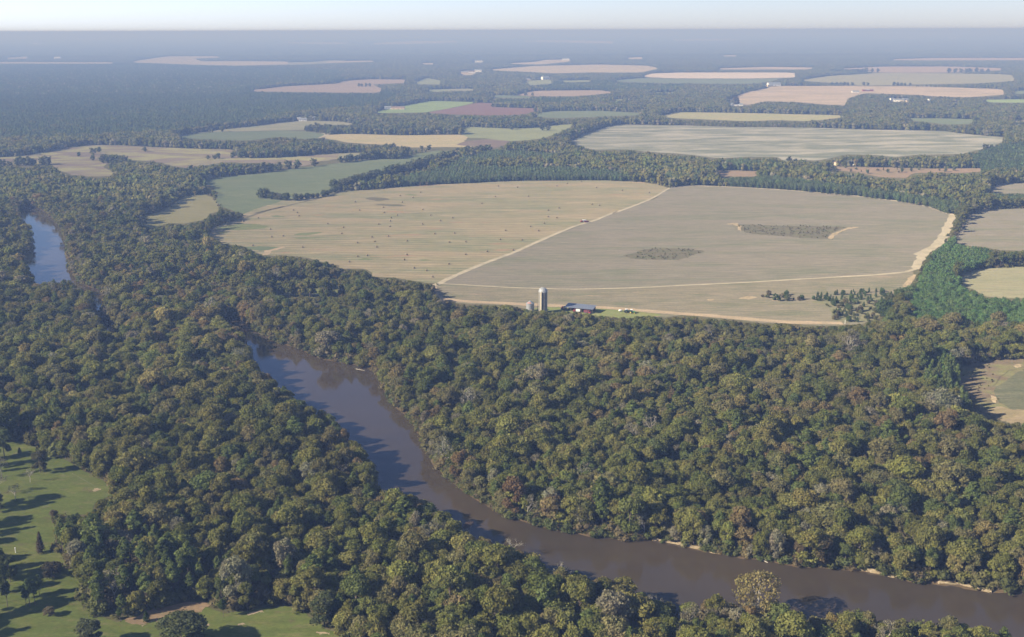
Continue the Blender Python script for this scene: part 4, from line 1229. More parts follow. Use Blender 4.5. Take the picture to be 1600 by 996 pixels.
def quad(size_list, y0, y1, trees_h=16.0):
    s0 = size_list[0]
    c = np.array([(x, y) for y in np.arange(y0 + s0 / 2, y1, s0) for x in np.arange(-(.4665 * 1.28 * (y + 100) + 60), .4665 * 1.28 * (y + 100) + 60, s0)])
    for li, s in enumerate(size_list):
        last = li == len(size_list) - 1
        bad_any = np.zeros(len(c), bool)
        bad_c = clear_base(c) | clear_at(c, 14.0) | clear_at(c, 9.5) | clear_at(c, 5.0)
        if last:
            for sx in (-.45, .45):
                bad_c |= clear_base(c + np.array([sx * s, 0])) | clear_at(c + np.array([sx * s, 0]), 12.0)
        if not last:
            for dx in (-.5, 0, .5):
                for dy in (-.5, -.25, 0, .25, .5):
                    q = c + np.array([dx, dy]) * s
                    bad_any |= clear_base(q) | clear_at(q, 14.5) | clear_at(q, 7.0)
            z, pw = pine_zone(c)
            good = ~bad_any & (z < 0)
            zz = np.zeros(len(c), bool)
            for dx in (-.5, .5):
                for dy in (-.5, .5):
                    z2, _ = pine_zone(c + np.array([dx, dy]) * s)
                    zz |= z2 >= 0
            good &= ~zz
        else:
            z, pw = pine_zone(c)
            good = ~bad_c & (z < 0)
        if good.any():
            FARC.append((c[good], s, pw[good], 1.0))
        if last:
            lowt = ~good & (z < 0) & ~clear_base(c) & ~clear_at(c, 7.0) & ~clear_at(c, 3.5)
            if lowt.any():
                FARC.append((c[lowt], s, pw[lowt], .5))
        c = c[~good]
        if last or not len(c):
            break
        c = np.vstack([c + np.array([dx, dy]) * s / 4 for dx in (-1, 1) for dy in (-1, 1)])


quad([32, 16, 8], NEAR, 3400)
quad([64, 32, 16], 3400, 9000)
quad([256, 128, 64], 9000, 19000)

# ------------------------------------------------------------------ prototypes for the woods that are one mass
def proto(name, me):
    return bpy.data.objects.new(name, me)


def proto_set(name, meshes):
    c = bpy.data.collections.new(name)
    for i, me in enumerate(meshes):
        c.objects.link(proto('%s_%02d' % (name, i), me))
    return c


SINGLE, SHAPE, ORDER = {}, [], []
all_meshes = []
for kind in HEIGHT:
    for lod in (0, 1, 2):
        n = NVAR[kind] if lod < 2 else 4
        if kind == 'great':
            continue
        for i in range(n):
            SINGLE[kind, lod, i] = len(all_meshes)
            all_meshes.append(join_mesh('stand_' + kind, *PARTS[kind, lod, i]))
BARE_H = 16.0
BARE = [bare_parts(900 + i, BARE_H, 4.0, (1.0, .3, 1.6, .5, .8, 1.3)[i]) for i in range(6)]
for i in range(6):
    SINGLE['bare', 0, i] = len(all_meshes)
    b = Build()
    tb, cb = BARE[i]
    b.v, b.f, b.t = cb.v + tb.v, cb.f + [f + cb.n for f in tb.f], cb.t + tb.t
    b.m = [np.zeros(len(f)) for f in cb.f] + [np.ones(len(f)) for f in tb.f]
    all_meshes.append(b.mesh('stand_bare', [LEAF, simple('grey_bark', (.30, .27, .235), .95, .1) if i == 0 else bpy.data.materials['grey_bark']]))


def shrub_mesh(seed, lod):
    rng = np.random.default_rng(seed)
    b = Build()
    L = [(np.array([rng.normal(0, .22), rng.normal(0, .22), rng.uniform(.25, .75)]), rng.uniform(.25, .38)) for _ in range((7, 4)[lod])]
    for c, r in L:
        tone = rng.uniform(.85, 1.15)
        core(b, rng, c, r * .75, .9, 1, tone)
        leaf_quads(b, rng, c, r, (40, 12)[lod], (.10, .18)[lod], .9, L, -.7, tone)
    return b.mesh('stand_shrub', [LEAF])


for i in range(5):
    SINGLE['shrub', 0, i] = len(all_meshes)
    all_meshes.append(shrub_mesh(50 + i, 0))
    SINGLE['shrub', 1, i] = len(all_meshes)
    all_meshes.append(shrub_mesh(80 + i, 1))

PALA = np.array([p[0] for p in PAL])
PWT = np.array([p[1] for p in PAL])
PWT[7:9] *= .35
PWT /= PWT.sum()


def cluster_mesh(seed, size, pine):
    """a stand of trees over a square of this size, each with its own crown"""
    rng = np.random.default_rng(seed)
    b = Build()
    sp = 9.4 if not pine else 7.6
    if size > 40:
        sp *= 1.15
    if size > 100:
        sp = 15.0
    n = max(1, int(round(size / sp)))
    st = size / n
    for i in range(n):
        for j in range(n):
            x, y = (i + .5) * st - size / 2 + rng.uniform(-.36, .36) * st, (j + .5) * st - size / 2 + rng.uniform(-.36, .36) * st
            ispine = rng.random() < (.82 if pine else .10)
            hh = rng.uniform(9.5, 16.0) * (1.08 if ispine else 1.0)
            if rng.random() < .2:
                hh *= .72
            rr = st * rng.uniform(.50, .70) * (.86 if ispine else 1.0)
            if ispine:
                tint = np.array((.098, .128, .048)) * rng.uniform(.8, 1.2)
            else:
                tint = PALA[rng.choice(len(PAL), p=PWT)] * rng.uniform(.82, 1.18)
            c0 = np.array([x, y, 0.])
            if size > 100:
                core(b, rng, c0 + (0, 0, hh * .62), rr, hh * .38 / rr, 1, tint)
                continue
            if size > 40:
                nl, m = 2, 5
            else:
                nl, m = 4, 8
            L = []
            for k in range(nl):
                th = k * 6.283 / nl + rng.uniform(0, 2)
                if ispine:
                    L.append((c0 + np.array([.28 * rr * math.cos(th), .28 * rr * math.sin(th), hh * (.48 + .42 * k / nl)]), rr * (.70 - .28 * k / nl)))
                else:
                    L.append((c0 + np.array([.45 * rr * math.cos(th), .45 * rr * math.sin(th), hh * rng.uniform(.58, .80)]), rr * rng.uniform(.5, .68)))
            for c, r in L:
                core(b, rng, c, r * .78, 1.05, 1, tint * rng.uniform(.9, 1.1))
                leaf_quads(b, rng, c, r, m, rr * .30, 1.0, L, -.6, tint * rng.uniform(.85, 1.15))
            for k in range(2 if not ispine else 1):
                th = rng.uniform(0, 6.283)
                c = c0 + np.array([.3 * rr * math.cos(th), .3 * rr * math.sin(th), hh * rng.uniform(.2, .42)])
                core(b, rng, c, rr * .66, 1.1, 1, tint * rng.uniform(.85, 1.1))
                leaf_quads(b, rng, c, rr * .66, m, rr * .3, 1.1, None, -.6, tint)
    return b.mesh('stand', [LEAF])


CLUS = {}
for size in (8, 16, 32, 64, 128, 256):
    for pine in (False, True):
        for v in range({8: 8, 16: 5, 32: 4, 64: 3, 128: 2, 256: 2}[size]):
            CLUS[size, pine, v] = len(all_meshes)
            all_meshes.append(cluster_mesh(size * 10 + v + (5000 if pine else 0), size, pine))
NCLUS = {8: 8, 16: 5, 32: 4, 64: 3, 128: 2, 256: 2}
# names sort in index order
PROTO = bpy.data.collections.new('stands')
for i, me in enumerate(all_meshes):
    PROTO.objects.link(bpy.data.objects.new('stand_%03d' % i, me))


def gn_tree():
    ng = bpy.data.node_groups.new('stand_of_trees', 'GeometryNodeTree')
    ng.interface.new_socket('Geometry', in_out='INPUT', socket_type='NodeSocketGeometry')
    ng.interface.new_socket('Geometry', in_out='OUTPUT', socket_type='NodeSocketGeometry')
    gi, go = ng.nodes.new('NodeGroupInput'), ng.nodes.new('NodeGroupOutput')
    ci = ng.nodes.new('GeometryNodeCollectionInfo')
    ci.inputs['Collection'].default_value = PROTO
    ci.inputs['Separate Children'].default_value = True
    ci.inputs['Reset Children'].default_value = True
    io = ng.nodes.new('GeometryNodeInstanceOnPoints')
    io.inputs['Pick Instance'].default_value = True

    def attr(nm, ty):
        a = ng.nodes.new('GeometryNodeInputNamedAttribute')
        a.data_type = ty
        a.inputs['Name'].default_value = nm
        return a.outputs['Attribute']
    L = ng.links.new
    L(gi.outputs[0], io.inputs['Points'])
    L(ci.outputs[0], io.inputs['Instance'])
    L(attr('pick', 'INT'), io.inputs['Instance Index'])
    L(attr('turn', 'FLOAT_VECTOR'), io.inputs['Rotation'])
    L(attr('size', 'FLOAT_VECTOR'), io.inputs['Scale'])
    L(io.outputs[0], go.inputs[0])
    return ng


NG = gn_tree()


def mass(name, label, cat, w, pick, turn, size, tint, kind='stuff', z=None):
    n = len(w)
    me = bpy.data.meshes.new(name)
    me.vertices.add(n)
    co = np.zeros((n, 3), np.float32)
    co[:, :2] = w
    me.vertices.foreach_set('co', co.ravel())
    a = me.attributes.new('pick', 'INT', 'POINT')
    a.data.foreach_set('value', np.asarray(pick, np.int32))
    a = me.attributes.new('turn', 'FLOAT_VECTOR', 'POINT')
    t = np.zeros((n, 3), np.float32)
    t[:, 2] = turn
    a.data.foreach_set('vector', t.ravel())
    a = me.attributes.new('size', 'FLOAT_VECTOR', 'POINT')
    a.data.foreach_set('vector', np.asarray(size, np.float32).ravel())
    a = me.attributes.new('tint', 'FLOAT_COLOR', 'POINT')
    c = np.ones((n, 4), np.float32)
    c[:, :3] = tint
    a.data.foreach_set('color', c.ravel())
    me.update()
    o = link(name, me)
    md = o.modifiers.new('stand', 'NODES')
    md.node_group = NG
    tag(o, label, cat, None, kind)
    return o


# ------------------------------------------------------------------ gather the single trees
T = {k: np.concatenate([t[k] for t in TREES]) for k in ('w', 'kind', 'h', 'rad', 'tint', 'cls')}
dist = T['w'][:, 1]
N = len(dist)
lod = np.where(dist < 800, 0, np.where(dist < 1500, 1, 2))
pick = np.zeros(N, int)
size = np.ones((N, 3))
var = RNG.integers(0, 1000, N)
for i in range(N):
    k = T['kind'][i]
    if k == 'bare':
        pick[i] = SINGLE['bare', 0, var[i] % 6]
        size[i] = (T['h'][i] / BARE_H,) * 3
    elif k == 'shrub':
        pick[i] = SINGLE['shrub', 0 if dist[i] < 800 else 1, var[i] % 5]
        size[i] = (T['rad'][i] * 1.9, T['rad'][i] * 1.9, T['h'][i])
    else:
        nv = NVAR[k] if lod[i] < 2 else 4
        pick[i] = SINGLE[k, lod[i], var[i] % nv]
        size[i] = (T['rad'][i] / RADIUS[k], T['rad'][i] / RADIUS[k], T['h'][i] / HEIGHT[k])
turn = RNG.uniform(0, 6.283, N)

# ------------------------------------------------------------------ the trees that show largest become things of their own
bx, by = proj(np.column_stack([T['w'], np.zeros(N)]))
tx, ty = proj(np.column_stack([T['w'], T['h'] * .8]))
inview = (tx > 8) & (tx < 1592) & (ty > 60) & (ty < 978)
showing = T['h'] / dist
RIVER_MID = np.array([(-50, 380), (60, 400), (110, 440), (350, 500), (440, 570), (560, 690), (680, 790), (800, 855), (1000, 890), (1300, 925), (1700, 990)], float)
near_bank = by > np.interp(bx, RIVER_MID[:, 0], RIVER_MID[:, 1])
AUT = np.isin(T['cls'], ('rust', 'ochre'))
used = np.zeros(N, bool)
TRUNKS, CROWNS = {}, {}
PALE_TRUNK = {}


def part_meshes(kind, l, v):
    key = (kind, l, v)
    if key not in CROWNS:
        tb, cb = BARE[v] if kind == 'bare' else PARTS[key]
        CROWNS[key] = cb.mesh('crown', [LEAF])
        TRUNKS[key] = tb.mesh('trunk', [bpy.data.materials['grey_bark'] if kind == 'bare' else BARK])
    return TRUNKS[key], CROWNS[key]


def plant(name, label, w, kind, l, v, sc, rz, tint, group=None, pale=False, cat='tree'):
    t, c = part_meshes(kind, l, v)
    o = thing(name, label, cat, (w[0], w[1], 0), rz, group)
    o.scale = [float(s) for s in sc]
    a = link('trunk', t, o)
    if pale:
        a.data = PALE_TRUNK.setdefault((kind, l, v), None) or pale_copy(kind, l, v, t)
    b = link('crown', c, o)
    b['tint'] = [float(q) for q in tint] + [1.0]
    return o


def pale_copy(kind, l, v, t):
    m2 = t.copy()
    m2.materials.clear()
    m2.materials.append(PALEBARK)
    PALE_TRUNK[kind, l, v] = m2
    return m2


WHERE = {True: 'in the wood on the near bank between lawn and river', False: 'in the wood on the far bank between river and farm'}
HUE = {'green': 'dark green', 'olive': 'olive green', 'lime': 'yellowish green', 'brown': 'brownish', 'grey': 'greyish', 'rust': 'rust coloured', 'ochre': 'golden ochre', 'pine': 'deep green', 'bare': 'leafless grey', 'planted': 'young'}


def promote(mask, count, name, noun):
    idx = np.nonzero(mask & inview & ~used)[0]
    idx = idx[np.argsort(-showing[idx])][:count]
    for i in idx:
        used[i] = True
        k = T['kind'][i]
        l = 0 if k == 'bare' else int(lod[i])
        v = var[i] % (6 if k == 'bare' else (NVAR[k] if l < 2 else 4))
        tall_ = 'tall ' if T['h'][i] > 15.5 else ('low ' if T['h'][i] < 10 else '')
        reach = 'left' if bx[i] < 533 else ('middle' if bx[i] < 1066 else 'right')
        lab = '%s%s %s %s' % (tall_, HUE[T['cls'][i]], noun, WHERE[bool(near_bank[i])])
        plant(name, lab, T['w'][i], k, l, v, size[i], turn[i], T['tint'][i], lab + ', ' + 'one of many', pale=bool(k == 'bare' and i % 2))


promote((T['kind'] == 'broad') & ~AUT & (T['cls'] != 'scrub') & (T['cls'] != 'hedge') & (dist < NEAR), 290, 'broadleaf_tree', 'broadleaf tree')
promote((T['kind'] == 'broad') & AUT, 150, 'autumn_tree', 'autumn tree')
promote((T['kind'] == 'pine'), 140, 'pine_tree', 'pine tree')
promote((T['kind'] == 'bare'), 110, 'bare_tree', 'bare tree')


def promote_row(mask, count, name, lab_of):
    idx = np.nonzero(mask & inview & ~used)[0]
    idx = idx[np.argsort(-showing[idx])][:count]
    for i in idx:
        used[i] = True
        k = T['kind'][i]
        lab = lab_of(i)
        plant(name, lab, T['w'][i], k, int(lod[i]), var[i] % (NVAR[k] if lod[i] < 2 else 4), size[i], turn[i], T['tint'][i], lab)


promote_row((T['cls'] == 'planted') & (dist < NEAR), 120, 'plantation_pine', lambda i: 'young pine tree in the dense green plantation right of the brown field' if bx[i] > 1300 else 'small young pine in the plantation behind the hay field')
promote_row((T['cls'] == 'hedge'), 290, 'hedgerow_tree', lambda i: 'rounded hedgerow tree between the pale fields %s' % ('beyond the brown meadow' if bx[i] < 560 else 'beyond the hay field' if bx[i] < 1060 else 'in the far flat farmland'))

rest = ~used


def put(mask, name, label, cat):
    m_ = mask & rest
    if m_.any():
        mass(name, label, cat, T['w'][m_], pick[m_], turn[m_], size[m_], T['tint'][m_])
        rest[m_] = False


put((T['cls'] == 'shrub'), 'undergrowth', 'low shrubs along the edges of the wood and the river bank', 'shrubs')
put((T['cls'] == 'weed'), 'weeds', 'knee high weeds on the dark patches of the brown field', 'weeds')
put((T['cls'] == 'scrub'), 'scrub_vegetation', 'scattered young scrub on the field ends and verges', 'scrub')
put((T['cls'] == 'planted'), 'pine_plantation_foliage', 'dense green plantation of young pines in rows', 'plantation')
put((T['cls'] == 'hedge'), 'hedgerow_foliage', 'dark rows of trees between the distant fields', 'hedgerows')
put(near_bank, 'near_bank_woods', 'dense autumn wood covering the near bank of the river', 'wood')
put(np.ones(N, bool), 'far_bank_woods', 'dense autumn wood between the river and the farm fields', 'wood')

for name, label, sizes in (('middle_distance_woods', 'woods and pine forest between the fields beyond the farm', (8, 16, 32, 64)), ('distant_woods', 'hazy forest stretching to the horizon', (128, 256))):
    W, Pk, Tu, Sz = [], [], [], []
    for c, s, pw, hs_ in FARC:
        if s not in sizes:
            continue
        n = len(c)
        W.append(c + RNG.uniform(-.04, .04, c.shape) * s)
        vv = RNG.integers(0, NCLUS[s], n)
        Pk.append([CLUS[s, bool(q), int(k)] for q, k in zip(pw, vv)])
        Tu.append(RNG.integers(0, 4, n) * math.pi / 2 + (RNG.uniform(-.6, .6, n) if s < 16 else 0))
        sz = np.ones((n, 3))
        sz[:, 2] = RNG.uniform(.85, 1.12, n) if s < 30 else RNG.uniform(.94, 1.06, n)
        sz *= hs_
        sz[:, 0] *= np.where(RNG.random(n) < .5, -1, 1) if s >= 16 else 1
        Sz.append(sz)
    W = np.vstack(W)
    tn = np.ones((len(W), 3)) * (1 + .10 * patchy(W, 220, .3))[:, None] * (1 + RNG.normal(0, .03, (len(W), 3)))
    mass(name, label, 'forest', W, np.concatenate(Pk), np.concatenate(Tu), np.vstack(Sz), tn)

# the forest roof beyond that, down to the horizon
xs = np.concatenate([np.linspace(-1, 1, 260)])
ys = np.concatenate([np.arange(18900, 30000, 180), np.geomspace(30000, 72000, 60)])
gx = xs[None, :] * (ys[:, None] * .62)
gy = np.repeat(ys[:, None], len(xs), 1)
w = np.column_stack([gx.ravel(), gy.ravel()])
gz = 13 + RNG.normal(0, 2.2, len(w)) + 3 * patchy(w, 700, .2)
bad = clear_base(w) | clear_at(w, 14)
nx = len(xs)
f = np.array([[r * nx + i, r * nx + i + 1, (r + 1) * nx + i + 1, (r + 1) * nx + i] for r in range(len(ys) - 1) for i in range(nx - 1)])
f = f[~bad[f].any(1)]
tone = (np.array((.10, .116, .052)) * (1 + .25 * patchy(w, 900, 1.4) + RNG.normal(0, .10, len(w)))[:, None])
if True:
    mm, nt, out = new_mat('far_forest')
    b_ = node(nt, 'ShaderNodeAttribute', attribute_type='GEOMETRY', attribute_name='leaf_tone')
    d_ = node(nt, 'ShaderNodeBsdfDiffuse')
    nt.links.new(b_.outputs['Color'], d_.inputs['Color'])
    nt.links.new(d_.outputs[0], out.inputs['Surface'])
tag(link('horizon_forest', quick_mesh('horizon_forest', np.column_stack([w, gz]), [f], [mm], None, tone)), 'forest roof fading into the haze at the horizon', 'forest', None, 'stuff')
print('TREES', N, 'clusters', sum(len(c[0]) for c in FARC), 'things', used.sum())

# ------------------------------------------------------------------ trees one can point to
def height_to(w, ytop):
    lo, hi = 0.2, 60.0
    for _ in range(40):
        mid = (lo + hi) / 2
        if proj(np.array([w[0], w[1], mid]))[1] > ytop:
            lo = mid
        else:
            hi = mid
    return lo


def lone(name, x, y, ytop, kind, width, tint, label, v=0, pale=False, cat='tree', h=None):
    w = at(x, y)[:2]
    h = h or height_to(w, ytop)
    k = 'broad' if kind == 'bush' else kind
    if kind == 'bare':
        sc = (h / BARE_H,) * 3
        if width:
            s = width / (F / w[1]) / 9.0
            sc = (s, s, h / BARE_H)
        nv = 6
    else:
        rad = width / 2 / (F / (w[1] * math.cos(PITCH) + H0 * math.sin(PITCH))) if width else RADIUS[k] * h / HEIGHT[k]
        sc = (rad / RADIUS[k], rad / RADIUS[k], h / HEIGHT[k])
        nv = NVAR[k]
    return plant(name, label, w, k, 0, v % nv, sc, (x * 1.7) % 6.28, tint, None, pale, cat)


DG, OL, PN, RU, OC, GY, BR = (.096, .116, .044), (.125, .128, .050), (.084, .114, .040), (.150, .115, .062), (.21, .165, .062), (.18, .168, .12), (.14, .118, .066)
lone('broadleaf_tree', 63, 739, 704, 'broad', 22, (.085, .082, .040), 'pyramid shaped olive tree alone on the upper lawn', 1)
lone('bare_tree', 47, 754, 730, 'bare', 0, GY, 'small pale bare tree below the pyramid shaped lawn tree', 1, True)
lone('bare_tree', 24, 782, 751, 'bare', 0, GY, 'pale leafless tree in the middle of the lawn', 3, True)
lone('sapling', 31, 709, 699, 'cone', 0, OL, 'tiny sapling at the top corner of the lawn', 1)
lone('broadleaf_tree', 87, 821, 796, 'broad', 13, BR, 'small brownish tree on the lawn against the dark pine clump', 3)
lone('pine_tree', 64, 865, 830, 'cone', 12, (.088, .070, .040), 'slim brownish pine beside the white post on the lawn', 1)
lone('pine_tree', 47, 949, 904, 'pine', 17, PN, 'tallest pine of the trio on the lower lawn', 0)
lone('pine_tree', 55, 946, 907, 'pine', 15, PN, 'right pine of the trio on the lower lawn', 2)
lone('pine_tree', 41, 947, 921, 'pine', 12, PN, 'shortest pine of the trio on the lower lawn', 3)
lone('pine_tree', 62, 932, 899, 'pine', 14, PN, 'single pine just behind the trio on the lower lawn', 4)
lone('pine_tree', 12, 949, 906, 'pine', 17, (.07, .085, .038), 'pale green pine near the lawn edge left of the trio', 1)
lone('bush', 82, 903, 877, 'bush', 29, (.062, .056, .034), 'broad dark rounded bush on the lawn above the pine trio', 5, cat='bush')
lone('bush', 77, 963, 949, 'bush', 19, BR, 'small brownish round bush on the lawn below the pine trio', 6, cat='bush')
lone('broadleaf_tree', 16, 910, 866, 'broad', 24, DG, 'dark tree with bare lower trunk at the lawn edge', 2)
lone('broadleaf_tree', -4, 906, 857, 'broad', 30, DG, 'dense dark tree cut by the edge beside the lawn', 4)
lone('broadleaf_tree', 2, 927, 884, 'broad', 22, DG, 'lower dark tree in front of the dense lawn edge clump', 7)
lone('pine_tree', 229, 972, 955, 'cone', 12, (.058, .080, .032), 'small rounded pine on the straw strip of the lower lawn', 2)
lone('pine_tree', 188, 972, 948, 'pine', 11, PN, 'dark small pine where the straw strip meets the wood', 5)
lone('pine_tree', 349, 965, 936, 'pine', 13, (.058, .084, .030), 'lone slender pine with bare stem on the lower lawn', 1)
lone('oak_tree', 284, 1013, 961, 'great', 86, (.088, .100, .046), 'huge spreading oak at the bottom of the lawn', 0)
lone('oak_tree', 140, 1012, 969, 'broad', 46, (.095, .105, .052), 'rounded grey green oak at the bottom left of the lawn', 8)
lone('oak_tree', 507, 977, 930, 'broad', 46, (.080, .095, .042), 'dark dense oak at the corner of lawn and wood', 9)
lone('broadleaf_tree', 7, 714, 672, 'broad', 26, DG, 'dark tree at the top left corner of the lawn', 6)
lone('broadleaf_tree', -14, 731, 686, 'broad', 26, DG, 'dark tree half out of the picture at the upper lawn', 3)
lone('bare_tree', 3, 747, 713, 'bare', 0, GY, 'grey leafless tree at the edge of the upper lawn', 0)
lone('bare_tree', 0, 772, 735, 'bare', 0, GY, 'grey leafless tree at the edge halfway down the lawn', 4)
lone('broadleaf_tree', -2, 800, 768, 'broad', 18, OL, 'thin olive tree cut by the edge halfway down the lawn', 5)

# trees just outside the left edge, whose shadows reach over the lawn
for i, (tx_, ty_, hh) in enumerate([(52, 711, 13), (40, 722, 13), (48, 731, 12), (103, 775, 18), (85, 785, 16), (100, 790, 13), (53, 809, 17), (50, 816, 14), (53, 824, 16), (30, 843, 13), (30, 832, 11), (55, 866, 15), (44, 870, 14), (75, 879, 17), (60, 884, 15), (40, 893, 16), (126, 921, 15), (128, 934, 17), (112, 940, 16), (67, 953, 18), (50, 958, 15), (20, 974, 14), (45, 982, 17), (30, 990, 15)]):
    tip = at(tx_, ty_)[:2]
    L_ = hh / math.tan(R(28.5))
    b_ = tip - np.array([math.cos(R(22)), math.sin(R(22))]) * L_
    if proj(np.array([b_[0], b_[1], 0]))[0] > -3:
        continue
    k_ = 'pine' if i % 3 else 'broad'
    plant('pine_tree' if i % 3 else 'broadleaf_tree', 'tree outside the frame left of the lawn', b_, k_, 0, i % 6, (hh / HEIGHT[k_] * .8,) * 2 + (hh / HEIGHT[k_],), i, PN, 'trees outside the frame left of the lawn')

lone('sycamore_tree', 1183, 972, 895, 'great', 80, (.215, .180, .076), 'large golden sycamore rising over the brown water', 2, True)
lone('autumn_tree', 1241, 1010, 962, 'broad', 36, (.175, .148, .052), 'yellow round topped tree below the golden sycamore', 5, True)
lone('autumn_tree', 716, 752, 704, 'broad', 26, (.172, .122, .055), 'orange tree leaning over the bend of the brown water', 2)
lone('autumn_tree', 746, 771, 742, 'broad', 21, (.135, .092, .066), 'purplish brown tree at the waterline of the far bank', 4)
lone('cypress_tree', 802, 808, 746, 'broad', 40, (.145, .098, .052), 'tall rusty cypress on the far bank above the bend', 6)
lone('cypress_tree', 862, 818, 772, 'broad', 38, (.140, .102, .052), 'second rusty cypress right of the tall one on the far bank', 7)
lone('cypress_tree', 1279, 886, 836, 'broad', 36, (.125, .100, .052), 'brown cypress standing with its foot in the water', 3)
lone('cypress_tree', 1248, 884, 845, 'broad', 24, (.130, .100, .055), 'slim brown cypress with a pale foot at the waterline', 8)
lone('bare_tree', 357, 557, 514, 'bare', 26, (.19, .13, .07), 'white stemmed tree with thin orange leaves by the river narrows', 0, True)
lone('bare_tree', 1326, 569, 518, 'bare', 42, (.16, .14, .10), 'great white trunked bare tree in the wood behind the farm track', 4, True)
lone('bare_tree', 1293, 558, 521, 'bare', 24, (.15, .15, .08), 'smaller white trunked tree left of the great bare tree', 2, True)
lone('bare_tree', 224, 708, 671, 'bare', 34, (.19, .14, .085), 'tan thin leaved tree with pale limbs above the lawn corner', 0, True)
lone('bare_tree', 1423, 878, 859, 'bare', 18, GY, 'dead white snag at the sandy far bank', 3, True)
lone('bare_tree', 735, 845, 812, 'bare', 26, (.14, .10, .08), 'pale reddish bare tree reaching out over the water', 5, True)
lone('bare_tree', 800, 870, 838, 'bare', 30, GY, 'grey bare tree at the near waterline below the bend', 1, True)
for i, (sx, sy, st) in enumerate([(503, 446, 436), (510, 446, 434), (521, 443, 430), (531, 442, 428), (536, 441, 429)]):
    lone('snag', sx, sy, st, 'bare', 6, GY, '%s white dead snag counted from the hay field in the row of drowned trees' % ('fifth', 'fourth', 'third', 'second', 'first')[i], 3, True)
lone('broadleaf_tree', 1150, 166.5, 151, 'broad', 0, BR, 'lone tall brownish tree behind the long white trailer home', 2)

# ------------------------------------------------------------------ built things
CONC = simple('concrete_staves', (.185, .172, .145), .95, .1, 0, .2, .9)
TIN = simple('galvanised_tin', (.28, .295, .31), .45, .5, .35, .12, .8)
WHITE = simple('white_paint', (.72, .72, .70), .6, .3, 0, .06, .5)
CREAM = simple('cream_paint', (.62, .56, .42), .7, .2, 0, .06)
TAN = simple('tan_boards', (.46, .37, .27), .85, .1)
REDP = simple('red_paint', (.24, .04, .035), .5, .4)
DRED = simple('dark_red_paint', (.12, .035, .045), .6, .3)
ROOFB = simple('brown_shingles', (.20, .15, .12), .9, .1)
BLUET = simple('blue_grey_roof_tin', (.22, .245, .30), .5, .5, .4, .10, .25)
GREENP = simple('green_paint', (.045, .16, .045), .4, .45)
DARK = simple('dark_rubber', (.022, .022, .022), .8, .2)
GLASS = simple('dark_glass', (.03, .04, .05), .15, .6)
WOOD = simple('weathered_wood', (.20, .15, .10), .9, .1)
HAY = simple('hay_bale_straw', (.16, .128, .088), .95, .05, 0, .3, 2.5)
RUSTM = simple('rust', (.42, .15, .085), .8, .2)
YELP = simple('yellow_paint', (.62, .46, .05), .5, .4)
PAINT = {'white': WHITE, 'tin': TIN, 'tan': TAN, 'brownroof': ROOFB, 'cream': CREAM, 'red': REDP, 'darkred': DRED}


def box(b, c, s, mat=0, taper=1.0):
    x, y, z = np.array(s) / 2
    v = np.array([(sx * x * (taper if sz > 0 else 1), sy * y * (taper if sz > 0 else 1), sz * z) for sx in (-1, 1) for sy in (-1, 1) for sz in (-1, 1)]) + np.array(c)
    b.add(v, [(0, 1, 3, 2), (4, 6, 7, 5), (0, 4, 5, 1), (2, 3, 7, 6), (0, 2, 6, 4), (1, 5, 7, 3)], mat)


def part(name, b, mats, parent, smooth=False):
    return link(name, b.mesh(name, mats if isinstance(mats, list) else [mats], smooth), parent)


def revolve(b, prof, k=32, mat=0, c=(0, 0, 0)):
    th = np.arange(k) * 2 * math.pi / k
    v = np.vstack([np.column_stack([r * np.cos(th), r * np.sin(th), np.full(k, z)]) for r, z in prof]) + np.array(c)
    f = [(i * k + j, i * k + (j + 1) % k, (i + 1) * k + (j + 1) % k, (i + 1) * k + j) for i in range(len(prof) - 1) for j in range(k)]
    b.add(v, f, mat)


def wheel(name, parent, x, y, r, wd, hub=None):
    b = Build()
    prof = [(r * .55, -wd / 2), (r * .93, -wd / 2), (r, -wd * .3), (r, wd * .3), (r * .93, wd / 2), (r * .55, wd / 2)]
    revolve(b, prof, 20)
    for i, v in enumerate(b.v):
        b.v[i] = np.column_stack([v[:, 0], v[:, 2], v[:, 1]])
    o = part(name, b, DARK, parent)
    o.location = (x, y, r)
    h = Build()
    revolve(h, [(.01, -wd * .36), (r * .55, -wd * .36), (r * .55, wd * .36), (.01, wd * .36)], 14)
    for i, v in enumerate(h.v):
        h.v[i] = np.column_stack([v[:, 0], v[:, 2], v[:, 1]])
    part('rim', h, hub or TIN, o)
    return o


# the tower silo
w = at(848.3, 489)[:2]
hs = height_to(w, 449.6)
rs = 3.1
t = thing('silo', 'tall grey concrete silo with white dome at the field edge', 'silo', (w[0], w[1], 0))
b = Build()
prof = [(rs * 1.03, 0)]
zc = hs - rs * .95
for i in range(24):
    z = zc * i / 24
    prof += [(rs, z + .02), (rs, z + zc / 24 - .12), (rs + .035, z + zc / 24 - .10), (rs + .035, z + zc / 24)]
revolve(b, prof, 40)
part('wall', b, CONC, t, True)
b = Build()
revolve(b, [(rs + .12, zc - .1), (rs + .12, zc + .12)] + [(rs * 1.02 * math.cos(a), zc + .12 + rs * .92 * math.sin(a)) for a in np.linspace(0, 1.53, 9)] + [(.02, zc + rs * 1.05)], 40)
dm = part('dome', b, simple('dull_dome', (.27, .28, .29), .6, .3, .2), t, True)
b = Build()
for i in range(12):
    a = i * math.pi / 6
    b.tube([(rs * 1.035 * math.cos(e) * math.cos(a), rs * 1.035 * math.cos(e) * math.sin(a), zc + .12 + rs * .935 * math.sin(e)) for e in np.linspace(0, 1.5, 7)], [.05] * 7, 4)
part('dome_rib', b, TIN, dm)
a = R(248)
b = Build()
revolve(b, [(.55, 1.2), (.55, zc - .2), (.3, zc + .5)], 12, 0, ((rs + .30) * math.cos(a), (rs + .30) * math.sin(a), 0))
